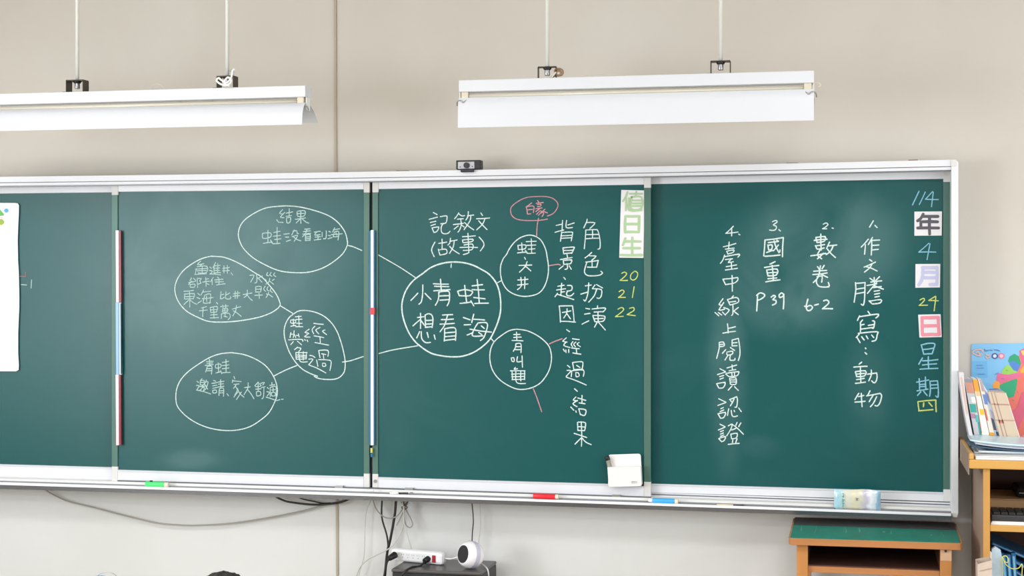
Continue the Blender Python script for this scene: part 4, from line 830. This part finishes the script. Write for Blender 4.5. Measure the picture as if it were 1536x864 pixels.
boxo('back_panel', px1, SX1-0.03, -0.05, -0.03, 0.05, ZS-0.03, WOODD, bk)
z2 = P(1510, 788.5, YS+0.015).z
boxo('shelf_board', px1, SX1-0.03, YS+0.015, -0.05, z2-0.020, z2, WOODL, bk, bevel=0.002)
boxo('shelf_board', px1, SX1-0.03, YS+0.015, -0.05, 0.42, 0.44, WOODL, bk, bevel=0.002)
boxo('shelf_board', px1, SX1-0.03, YS+0.015, -0.05, 0.06, 0.08, WOODL, bk, bevel=0.002)
# paper stack, keyboard, cardboard behind
zk = z2
ks = thing('paper_stack', 'low white paper stack under the black keyboard on the upper shelf', 'paper', (px1+0.2, -0.45, zk))
for k in range(3): boxo('sheet_pad', px1+0.004+0.002*k, px1+0.36-0.004*k, YS+0.03, -0.36, zk+0.0035*k, zk+0.0035*(k+1), WHITE2, ks)
kb = thing('keyboard', 'black computer keyboard lying on the upper shelf of the bookshelf', 'keyboard', (px1+0.2, -0.45, zk+0.0105))
boxo('keyboard_base', px1+0.006, px1+0.40, YS+0.035, -0.40, zk+0.0107, zk+0.030, mat('keyboard_black', (44, 42, 46), 0.5), kb, bevel=0.003)
for r in range(5):
    for c in range(16):
        if r == 4 and 4 <= c <= 9: continue
        x = px1+0.014+c*0.0236; y = YS+0.047+(4-r)*0.0236
        boxo('key', x, x+0.020, y, y+0.019, zk+0.030, zk+0.038, KEYM if 'KEYM' in globals() else globals().setdefault('KEYM', mat('key_black', (34, 33, 36), 0.4)), kb)
t = thing('cardboard_box', 'tan cardboard box standing behind the keyboard on the upper shelf', 'box', (px1+0.2, -0.3, zk))
zq = P(1510, 748.5, -0.36).z
TAN = mat('tan_cardboard', (172, 138, 98), 0.8)
boxo('box_body', px1+0.004, px1+0.42, -0.36, -0.12, zk, zq, TAN, t, bevel=0.002); boxo('lid_seam', px1+0.004, px1+0.42, -0.361, -0.36, zq-0.004, zq-0.003, WOODD, t)
t = thing('black_case', 'black rounded case lying on the tan box in the dark shelf', 'case', (P(1537, 737, -0.3).x+0.04, -0.25, zq))
xx = P(1524, 740, -0.33).x; boxo('case_body', xx, xx+0.16, -0.33, -0.16, zq, zq+0.035, mat('black_fabric', (14, 15, 15), 0.9), t, bevel=0.014); boxo('case_zip', xx+0.01, xx+0.15, -0.3305, -0.329, zq+0.016, zq+0.018, STEEL, t)
# blue folders on the lower shelf, leaning
FB = [(28, 104, 160), (36, 124, 184), (20, 84, 140), (44, 136, 190), (24, 96, 152), (60, 150, 200), (30, 110, 170)]
FL = ['blue file folder slanting steeply down right, topmost in the lower shelf', 'darker blue file folder, second of the slanting ones', 'third slanting blue file folder on the lower shelf', 'lowest slanting blue file folder behind the upright ones',
      'upright blue file folder next to the frosted sleeve', 'second upright blue file folder from the frosted sleeve', 'third upright blue file folder from the frosted sleeve', 'rightmost upright blue file folder on the lower shelf']
for k in range(8):
    if k < 4:
        p = P(1488, 815+k*9, -0.36-0.02*k); M = Matrix.Translation((p.x, 0, p.z))@Matrix.Rotation(math.radians(22+6*k), 4, 'Y'); dims = (0.0, min(0.50, (p.z-0.449)/math.sin(math.radians(22+6*k))), -0.005, 0.005)
    else:
        p = P(1508+(k-4)*8, 838-2*(k-4), -0.50); M = Matrix.Translation((p.x, 0, 0.4405))@Matrix.Rotation(math.radians(-4), 4, 'Y'); dims = (-0.007, 0.007, 0.002, p.z-0.4405)
    y0, y1 = (-0.36-0.02*k, -0.12) if k < 4 else (-0.50+0.004*k, -0.47+0.004*k)
    t = thing('file_folder', FL[k], 'folder', (p.x, (y0+y1)/2, 0.44), 'blue file folders')
    boxo('folder_cover', dims[0], dims[1], y0, y1, dims[2], dims[3], mat('folder_blue_%d' % k, FB[k % 7], 0.3), t, bevel=0.0015, M=M)
    if k < 4: boxo('folder_pages', dims[0]+0.004, dims[1]-0.004, y0-0.0006, y0, -0.0012, 0.0012, mat('pale_blue_pages', (150, 190, 216), 0.6), t, M=M)
    else: boxo('spine_highlight', -0.003, 0.003, y0-0.0006, y0, 0.05, dims[3]-0.01, mat('spine_highlight_blue', (130, 190, 222), 0.4), t, M=M)  # pale blue strips painting the highlights down the upright spines
SL = mat('frosted_sleeve', (176, 196, 208), 0.25, noise=0.12, nscale=40)
t = thing('plastic_sleeve', 'frosted pale blue plastic sleeve standing left of the blue folders', 'sleeve', P(1495, 1060, -0.54))
def px_plate(name, pts, Y, d, m, parent): return poly(name, pts, Y, d, m, parent, bevel=0.001)
zb_ = 0.44
px_plate('sleeve_body', [(1487.5, 824), (1493, 820), (1501, 825), (1503, 836), (1504, 905), (1487, 900)], -0.545, 0.02, SL, t)
px_plate('paper_edge', [(1480.5, 827), (1484, 825.5), (1487.5, 829), (1487.5, 900), (1485, 900), (1484, 835)], -0.548, 0.012, WHITE2, t)
YC = mat('yellow_cord', (214, 206, 96), 0.5)
tag(ptube('lanyard', [(1504, 868), (1503.5, 850), (1503, 838), (1505, 834.5), (1509, 834), (1512, 838), (1511, 844), (1506, 841), (1504, 836), (1509, 847), (1518, 853), (1528, 852), (1533, 846), (1533, 860), (1532, 872)], -0.555, 0.0016, YC), 'thin yellow cord looped in front of the blue folders', 'cord')
t = thing('paper_bag', 'beige paper bag with open top standing at the foot of the bookshelf', 'bag', (P(1475, 860, -0.62).x, -0.64, 0))
bgM = mat('beige_paper_bag', (196, 178, 164), 0.75, noise=0.08, nscale=20)
ba, bb2 = P(1464.5, 842, -0.62), P(1486, 838, -0.62)
V = [(ba.x+0.012, -0.66, 0), (bb2.x, -0.66, 0), (bb2.x, -0.59, 0), (ba.x+0.012, -0.59, 0), (ba.x, -0.67, ba.z), (bb2.x, -0.67, bb2.z+0.004), (bb2.x, -0.58, bb2.z), (ba.x, -0.58, ba.z)]
bagz = raw('bag_body', V, [(0, 1, 5, 4), (1, 2, 6, 5), (2, 3, 7, 6), (3, 0, 4, 7), (3, 2, 1, 0)], bgM, t); mm = bagz.modifiers.new('s', 'SOLIDIFY'); mm.thickness = 0.001
raw('fold_line', [(ba.x+0.006, -0.6725, ba.z-0.02), (bb2.x, -0.6725, bb2.z-0.02), (bb2.x, -0.6725, bb2.z-0.022), (ba.x+0.006, -0.6725, ba.z-0.022)], [(0, 1, 2, 3)], WOODS, t)

# white tray, magazines, books on top --------------------------------
t = thing('white_tray', 'flat white plastic tray lying on top of the bookshelf under the magazines', 'tray', (sx0+0.3, -0.3, ZS))
mx0 = P(1463.5, 690, YS).x
boxo('tray_base', mx0, SX1-0.02, YS-0.002, -0.06, ZS, ZS+0.008, WHITE2, t, bevel=0.003)
boxo('tray_rim', mx0, SX1-0.02, YS-0.002, YS+0.006, ZS+0.008, ZS+0.012, WHITE2, t, bevel=0.002)
zz = ZS+0.0085
MC = [((236, 238, 242), 'white'), ((214, 226, 234), 'pale blue'), ((44, 72, 100), 'dark blue'), ((232, 234, 238), 'white'), ((210, 216, 224), 'greyish blue'), ((196, 222, 234), 'light blue')]
ML = ['white magazine at the bottom of the pile on the bookshelf', 'pale blue magazine, second from the bottom of the pile', 'dark blue magazine showing its curled left corner in the pile', 'white magazine just above the dark blue one', 'greyish blue magazine near the top of the pile', 'light blue magazine on top of the pile below the books']
for k, (c, _) in enumerate(MC):
    V = []; Fc = []; nx, ny = 14, 10; cx = mx0+0.215+0.012*math.sin(k*2.3); cy = -0.335+0.012*math.cos(k*1.7); rz = math.radians((-1, 1, -2, -2, -2, -2)[k]); w_, d_ = 0.42, 0.29
    for j in range(ny+1):
        for i in range(nx+1):
            a, b = (i/nx-0.5)*w_, (j/ny-0.5)*d_
            lift = 0.010*math.exp(-((i/nx)/0.16))*math.exp(-((j/ny)/0.5))*(k >= 2)*1.3+0.0011*math.sin(i*0.6+1)*(k > 1)
            V.append((cx+a*math.cos(rz)-b*math.sin(rz), cy+a*math.sin(rz)+b*math.cos(rz), zz+0.0056*k+0.0005+max(0, lift)))
    for j in range(ny):
        for i in range(nx): q = j*(nx+1)+i; Fc.append((q, q+1, q+nx+2, q+nx+1))
    t = thing('magazine', ML[k], 'magazine', (cx, cy, zz+0.0056*k), 'magazines piled on the bookshelf')
    o = raw('cover', V, Fc, mat('mag_%d' % k, c, 0.3, noise=0.06, nscale=12), t, smooth=True); s_ = o.modifiers.new('s', 'SOLIDIFY'); s_.thickness = 0.0044; s_.offset = 1
YB = -0.19
def book(label, pts, depth, base, bands, Y=YB, name='book', group='books leaning on the bookshelf'):
    t = thing(name, label, 'book', P((pts[2][0]+pts[3][0])/2, pts[2][1], Y), group)
    quad('book_block', pts, Y, depth, mat('cover_%d_%d' % (int(pts[0][0]), int(pts[0][1])), base, 0.45), t, bevel=0.001)
    tl, tr, brr, bll = [Vector((p[0], p[1])) for p in pts]
    for v0, v1, h0, h1, col in bands:
        c = [tl.lerp(bll, v0).lerp(tr.lerp(brr, v0), h0), tl.lerp(bll, v0).lerp(tr.lerp(brr, v0), h1), tl.lerp(bll, v1).lerp(tr.lerp(brr, v1), h1), tl.lerp(bll, v1).lerp(tr.lerp(brr, v1), h0)]
        quad('cover_print', [tuple(x) for x in c], Y-0.0008, 0.0006, mat('bp_%d_%d_%d' % col, col, 0.5), t)
    return t
# bent grey-white magazine leaning at the far left
bm = bmesh.new(); cols = []
for k in range(11):
    s = k/10; uL = 1438.2+16.0*s**1.35; vv = 558+97*s; p = P(uL, vv, YB-0.03); r = P(uL+7.5-2*s, vv+1, YB-0.03)
    cols.append((p, r))
A = [bm.verts.new(a) for a, b in cols]; B = [bm.verts.new(b) for a, b in cols]; A2 = [bm.verts.new(a+Vector((0, 0.15, 0))) for a, b in cols]; B2 = [bm.verts.new(b+Vector((0, 0.15, 0))) for a, b in cols]
for X, Y_ in ((A, B), (B, B2), (B2, A2), (A2, A)):
    for k in range(10): bm.faces.new((X[k], Y_[k], Y_[k+1], X[k+1]))
bm.faces.new((A[0], A2[0], B2[0], B[0])); bm.faces.new((A[-1], B[-1], B2[-1], A2[-1]))
t = thing('book', 'bent grey and white magazine leaning at the left end of the books', 'book', P(1458, 657, YB), 'books leaning on the bookshelf')
new('bent_block', bm, mat('grey_white_pages', (208, 206, 210), 0.5, noise=0.05, nscale=30), t, smooth=False)
quad('pink_edge', [(1440.5, 566), (1443, 566), (1452, 620), (1450, 622)], YB-0.031, 0.001, mat('pink_edge', (212, 176, 160), 0.5), t)
book('book with a pinkish top and teal patterned spine, second from left', [(1446, 568), (1458.5, 569), (1473, 658), (1462.5, 658)], 0.14, (206, 204, 208),
     [(0.0, 0.06, 0, 1, (150, 150, 160)), (0.06, 0.24, 0.1, 1, (214, 150, 128)), (0.24, 0.28, 0, 1, (196, 204, 206)), (0.30, 0.40, 0.45, 1, (236, 240, 238)), (0.42, 0.56, 0.1, 0.9, (60, 172, 160)), (0.58, 0.66, 0, 0.6, (190, 140, 170)), (0.60, 0.72, 0.55, 1, (90, 190, 190)), (0.72, 0.98, 0.75, 1, (60, 160, 160))])
book('white book with an orange top and yellow blocks, third from left', [(1459, 568.5), (1466, 569.5), (1485.5, 658), (1473.5, 658)], 0.14, (236, 232, 226),
     [(0.0, 0.2, 0, 1, (236, 160, 60)), (0.2, 0.28, 0.2, 1, (240, 190, 140)), (0.50, 0.60, 0.3, 0.9, (238, 190, 60)), (0.3, 0.9, 0.0, 0.08, (220, 120, 80)), (0.94, 1.0, 0, 0.6, (216, 120, 140))])
book('pale book with blue top and a yellow square at its foot, fourth from left', [(1467, 569), (1473, 570), (1493.5, 657.5), (1486, 657.5)], 0.13, (232, 224, 214),
     [(0.0, 0.2, 0.3, 1, (176, 156, 160)), (0.25, 0.42, 0.3, 1, (110, 140, 206)), (0.5, 0.7, 0, 0.3, (226, 110, 90)), (0.90, 0.99, 0.0, 0.9, (230, 170, 50))])
book('grey blue mottled book leaning against the tan book', [(1474, 575), (1482, 588), (1501, 658), (1494, 658)], 0.13, (196, 204, 220),
     [(0.1, 0.3, 0.1, 0.7, (120, 144, 204)), (0.45, 0.62, 0.2, 1, (170, 172, 188)), (0.62, 0.84, 0.0, 0.6, (84, 84, 104)), (0.86, 0.98, 0.3, 0.8, (60, 80, 110))])
book('large tan book with brown grid lines leaning in front of the map', [(1482, 588), (1509, 589.5), (1531, 659), (1501, 659)], 0.10, (204, 184, 162),
     [(0.0, 1.0, 0.16, 0.20, (170, 132, 118)), (0.0, 1.0, 0.34, 0.38, (170, 140, 124)), (0.24, 0.27, 0, 1, (178, 140, 126)), (0.58, 0.61, 0, 1, (186, 150, 134)), (0.60, 0.66, 0.15, 0.4, (196, 120, 104)), (0.0, 1.0, 0.965, 1.0, (230, 222, 210))], Y=YB-0.02)
book('thin blue booklet standing behind the tan book', [(1484, 584), (1497, 583), (1504, 589), (1488, 590)], 0.02, (96, 124, 176), [(0.2, 0.5, 0.1, 0.9, (150, 170, 210))], Y=YB+0.10)
# map poster on wall --------------------------------------------------
mp = thing('map_poster', 'sky blue wall map with a colourful island behind the books', 'poster', P(1500, 670, -0.004))
YM = -0.006
poly('map_sheet', [(1457, 520), (1458, 517.3), (1460.5, 516), (1640, 513), (1640, 700), (1457, 690)], YM, 0.005, mat('map_blue', (130, 190, 232), 0.35), mp, bevel=0.0005)
k_ = [0]
def reg(pts, col, sc=7.2, ox=1430, oy=500):
    k_[0] += 1
    poly('map_region', [(ox+a/sc, oy+b/sc) for a, b in pts], YM-0.0004*k_[0]*0.25-0.0004, 0.0003, mat('map_%d_%d_%d' % col, col, 0.4), mp)
reg([(700, 250), (763, 160), (860, 140), (900, 300), (880, 700), (760, 1100), (700, 1250), (650, 1000), (600, 860), (590, 700), (500, 540), (640, 470), (700, 400)], (236, 122, 108))
reg([(200, 300), (365, 300), (370, 480), (205, 480)], (112, 180, 228))
reg([(710, 190), (763, 160), (800, 180), (790, 340), (740, 320)], (226, 104, 140))
reg([(480, 430), (560, 440), (720, 430), (740, 450), (690, 480), (560, 520), (500, 545), (460, 500)], (226, 112, 156))
reg([(420, 560), (450, 515), (495, 520), (505, 555), (500, 600), (430, 590)], (240, 166, 72))
reg([(500, 560), (560, 530), (680, 488), (692, 500), (680, 600), (655, 680), (600, 700), (545, 630), (505, 595)], (52, 170, 124))
reg([(520, 410), (570, 345), (620, 350), (660, 400), (700, 420), (600, 445), (530, 440)], (154, 206, 96))
reg([(590, 300), (610, 250), (660, 220), (710, 250), (730, 320), (725, 350), (640, 350)], (52, 156, 116))
reg([(600, 310), (660, 300), (725, 350), (690, 410), (650, 400), (615, 350)], (84, 132, 204))
reg([(720, 400), (763, 350), (800, 360), (790, 420), (730, 430)], (244, 176, 76))
reg([(730, 190), (770, 180), (790, 210), (750, 240)], (240, 200, 120))
reg([(620, 860), (690, 800), (740, 640), (800, 620), (760, 900), (700, 1040), (660, 960)], (224, 104, 132))
for cx_, cy_, c in ((448, 245, (70, 84, 140)), (520, 245, (226, 120, 150))):
    reg([(cx_+34*math.cos(a*math.pi/8), cy_+32*math.sin(a*math.pi/8)) for a in range(16)], c)
    reg([(cx_+20*math.cos(a*math.pi/8), cy_+19*math.sin(a*math.pi/8)) for a in range(16)], (206, 220, 240) if c[0] < 100 else (240, 190, 200))
strokes('map_print', "205,205 240,180 300,175 320,200|250,210 270,200 290,240 300,215|355,225 370,240 390,235|350,250 370,270 395,255|215,215 250,235 290,245", 1430, 500, YM-0.004, 'w', 2.0, mp, sc=7.2, material=mat('title_beige', (226, 176, 160), 0.5))
strokes('map_print', "335,170 345,190|350,190 380,185|390,180 420,182|440,178 480,182 500,192", 1430, 500, YM-0.004, 'w', 1.3, mp, sc=7.2, material=mat('title_navy', (70, 96, 150), 0.5))
strokes('map_print', "250,345 320,345|250,375 330,375|265,440 340,440|450,445 490,425|520,485 545,490|640,520 655,530|690,630 700,640|640,720 655,725|570,400 590,402", 1430, 500, YM-0.004, 'w', 0.9, mp, sc=7.2, material=mat('map_small_print', (86, 130, 180), 0.5))

# ================================================================ PUPIL, CHAIR, DESK, BOTTLE (only their tops reach the picture)
HT = P(325, 863, -2.43); cx, cy = HT.x, -2.43; zh = HT.z
pe = thing('person', 'pupil with short black hair sitting below the board, only the hair visible', 'person', (cx, cy, 0))
SK = mat('skin', (206, 164, 136), 0.55); HR = mat('black_hair', (20, 17, 18), 0.6, noise=0.4, nscale=300); SH = mat('navy_polo', (44, 58, 96), 0.8); TR = mat('dark_trousers', (48, 50, 60), 0.8)
def skin_body(name, verts, edges, m, parent, root=0, lv=2):
    me = bpy.data.meshes.new(name); me.from_pydata([(cx+v[0], cy+v[1], v[2]) for v in verts], edges, []); me.materials.append(m)
    o = bpy.data.objects.new(name, me); C.objects.link(o); o.parent = parent; o.matrix_parent_inverse = parent.matrix_basis.inverted()
    md = o.modifiers.new('skin', 'SKIN'); md.use_smooth_shade = True
    for i, v in enumerate(verts):
        sv = me.skin_vertices[0].data[i]; sv.radius = (v[3], v[4] if len(v) > 4 else v[3]); sv.use_root = i == root
    sd = o.modifiers.new('sub', 'SUBSURF'); sd.levels = lv; sd.render_levels = lv; return o
zo = zh-0.965
seat_z = 0.34+zo
B_ = [(0, 0, seat_z+0.085, .10, .085), (0, 0.01, seat_z+0.20, .095, .075), (0, 0.02, seat_z+0.32, .105, .072), (0, 0.025, seat_z+0.40, .05, .045), (0, 0.035, seat_z+0.46, .036, .036), (0, 0.045, seat_z+0.53, .066, .078), (0, 0.04, seat_z+0.575, .060, .072)]
E_ = [(0, 1), (1, 2), (2, 3), (3, 4), (4, 5), (5, 6)]
for s in (-1, 1):
    b = len(B_); B_ += [(s*.115, 0.02, seat_z+0.345, .045, .045), (s*.165, 0.06, seat_z+0.22, .034, .034), (s*.15, 0.20, seat_z+0.235, .026, .026), (s*.11, 0.29, seat_z+0.27, .020, .024)]
    E_ += [(2, b), (b, b+1), (b+1, b+2), (b+2, b+3)]
    for f, (dx, ln) in enumerate(((-.024, .034), (-.009, .046), (.007, .050), (.022, .044))):
        k = len(B_); B_ += [(s*.11+dx, 0.33, seat_z+0.268, .0075), (s*.11+dx, 0.33+ln*0.6, seat_z+0.262, .0068), (s*.11+dx, 0.33+ln, seat_z+0.252, .0060)]
        E_ += [(b+3, k), (k, k+1), (k+1, k+2)]
    k = len(B_); B_ += [(s*.11-s*.030, 0.305, seat_z+0.262, .0085), (s*.11-s*.044, 0.33, seat_z+0.258, .0072)]; E_ += [(b+3, k), (k, k+1)]
    b = len(B_); B_ += [(s*.07, 0.04, seat_z+0.065, .065, .062), (s*.085, 0.30, seat_z+0.055, .048, .048), (s*.085, 0.33, 0.16, .036, .038), (s*.085, 0.33, 0.06, .028, .03), (s*.085, 0.42, 0.032, .030, .024)]
    E_ += [(0, b), (b, b+1), (b+1, b+2), (b+2, b+3), (b+3, b+4)]
skin_body('body', B_, E_, SK, pe)
bm = bmesh.new(); bmesh.ops.create_uvsphere(bm, u_segments=64, v_segments=40, radius=1)
for v in bm.verts:
    d = v.co.normalized(); n = 1+0.02*math.sin(23*d.x+9*d.z)+random.uniform(-0.012, 0.03)
    v.co = Vector((d.x*0.080*n, d.y*0.094*n, d.z*0.086*n))+Vector((cx, cy+0.030, zh-0.086))
bmesh.ops.delete(bm, geom=[v for v in bm.verts if (v.co.z < zh-0.135 and v.co.y > cy-0.01) or v.co.z < zh-0.165 or (v.co.y > cy+0.085 and v.co.z < zh-0.07)], context='VERTS')
new('hair', bm, HR, pe, smooth=True)
hz = zh-0.115; fy = cy+0.122
for s in (-1, 1):
    bm = bmesh.new(); bmesh.ops.create_uvsphere(bm, u_segments=12, v_segments=8, radius=0.010, matrix=Matrix.Translation((cx+s*0.028, fy-0.008, hz))); new('eye', bm, mat('eye_dark', (26, 20, 20), 0.2), pe, smooth=True)
    bm = bmesh.new(); bmesh.ops.create_uvsphere(bm, u_segments=12, v_segments=8, radius=0.018, matrix=Matrix.Translation((cx+s*0.076, cy+0.04, hz-0.004))@Matrix.Diagonal((0.4, 0.8, 1.3, 1))); new('ear', bm, SK, pe, smooth=True)
bm = bmesh.new(); bmesh.ops.create_cone(bm, segments=10, radius1=0.012, radius2=0.004, depth=0.03, cap_ends=True, matrix=Matrix.Translation((cx, fy, hz-0.018))@Matrix.Rotation(math.radians(-20), 4, 'X')); new('nose', bm, SK, pe, smooth=True)
boxo('mouth', cx-0.018, cx+0.018, fy-0.012, fy-0.002, hz-0.048, hz-0.042, mat('lips', (170, 96, 90), 0.5), pe, bevel=0.002)
shirt = [(0, 0, seat_z+0.08, .112, .096), (0, 0.01, seat_z+0.20, .106, .086), (0, 0.02, seat_z+0.32, .115, .082), (0, 0.025, seat_z+0.395, .058, .052)]
se = [(0, 1), (1, 2), (2, 3)]
for s in (-1, 1):
    b = len(shirt); shirt += [(s*.118, 0.02, seat_z+0.345, .053, .053), (s*.150, 0.045, seat_z+0.27, .045, .045)]; se += [(2, b), (b, b+1)]
skin_body('shirt', shirt, se, SH, pe)
tr = [(0, 0.0, seat_z+0.07, .106, .086)]; te = []
for s in (-1, 1):
    b = len(tr); tr += [(s*.072, 0.05, seat_z+0.066, .072, .068), (s*.087, 0.30, seat_z+0.056, .058, .056), (s*.086, 0.335, 0.20, .046, .048), (s*.086, 0.335, 0.09, .042, .044)]; te += [(0, b), (b, b+1), (b+1, b+2), (b+2, b+3)]
skin_body('trousers', tr, te, TR, pe)
for s in (-1, 1): boxo('shoe', cx+s*.085-0.036, cx+s*.085+0.036, cy+0.28, cy+0.47, 0.0, 0.06, WHITE2, pe, bevel=0.02)
chh = thing('school_chair', 'small wooden school chair under the seated pupil, below the picture', 'chair', (cx, cy, 0))
boxo('seat', cx-0.17, cx+0.17, cy-0.16, cy+0.17, seat_z-0.02, seat_z-0.002, WOODH, chh, bevel=0.004)
boxo('backrest', cx-0.17, cx+0.17, cy-0.185, cy-0.165, seat_z+0.18, seat_z+0.30, WOODH, chh, bevel=0.004)
for a in (-0.165, 0.14):
    boxo('leg', cx+a, cx+a+0.025, cy+0.13, cy+0.155, 0, seat_z-0.02, WOOD, chh); boxo('leg', cx+a, cx+a+0.025, cy-0.19, cy-0.165, 0, seat_z+0.18, WOOD, chh)
bt = P(157, 861, -2.08); DZ = seat_z+0.235
sd = thing('pupil_desk', 'wooden pupil desk with a water bottle on it, just below the picture', 'desk', (cx-0.15, cy+0.45, 0))
boxo('desktop', bt.x-0.08, cx+0.24, cy+0.22, cy+0.60, DZ-0.02, DZ, WOODH, sd, bevel=0.003)
for a in (bt.x-0.06, cx+0.19):
    for b in (cy+0.24, cy+0.56): boxo('leg', a, a+0.03, b, b+0.03, 0, DZ-0.02, WOOD, sd)
wbx = P(145, 861.5, -2.08); hgt = P(145, 860.6, -2.08).z
wt = thing('water_bottle', 'light blue water bottle with a thin grey loop handle at the lower left', 'bottle', (wbx.x+0.01, -2.08, DZ))
bm = bmesh.new(); prof = [(0.0, 0), (0.033, 0), (0.035, 0.01), (0.035, hgt-DZ-0.07), (0.026, hgt-DZ-0.045), (0.024, hgt-DZ-0.04)]
rings = [[bm.verts.new((wbx.x+0.008+r*math.cos(k*math.pi/12), -2.08+r*math.sin(k*math.pi/12), DZ+z)) for k in range(24)] for r, z in prof[1:]]
for A, B in zip(rings, rings[1:]):
    for k in range(24): bm.faces.new((A[k], A[(k+1) % 24], B[(k+1) % 24], B[k]))
bm.faces.new(rings[0][::-1]); bm.faces.new(rings[-1])
new('bottle_body', bm, mat('bottle_ice', (190, 216, 230), 0.2), wt, smooth=True)
cylo('bottle_cap', (wbx.x+0.008, -2.08, hgt-0.042), (wbx.x+0.008, -2.08, hgt-0.006), 0.024, mat('cap_blue', (110, 176, 216), 0.35), wt, r1=0.018, n=24, bevel=0.003)
ptube('loop_handle', [(147, 872), (147, 864), (150, 860.5), (157, 858.6), (165, 858.8), (171, 861), (176, 866), (177, 875)], -2.08, 0.0011, STEEL, wt)
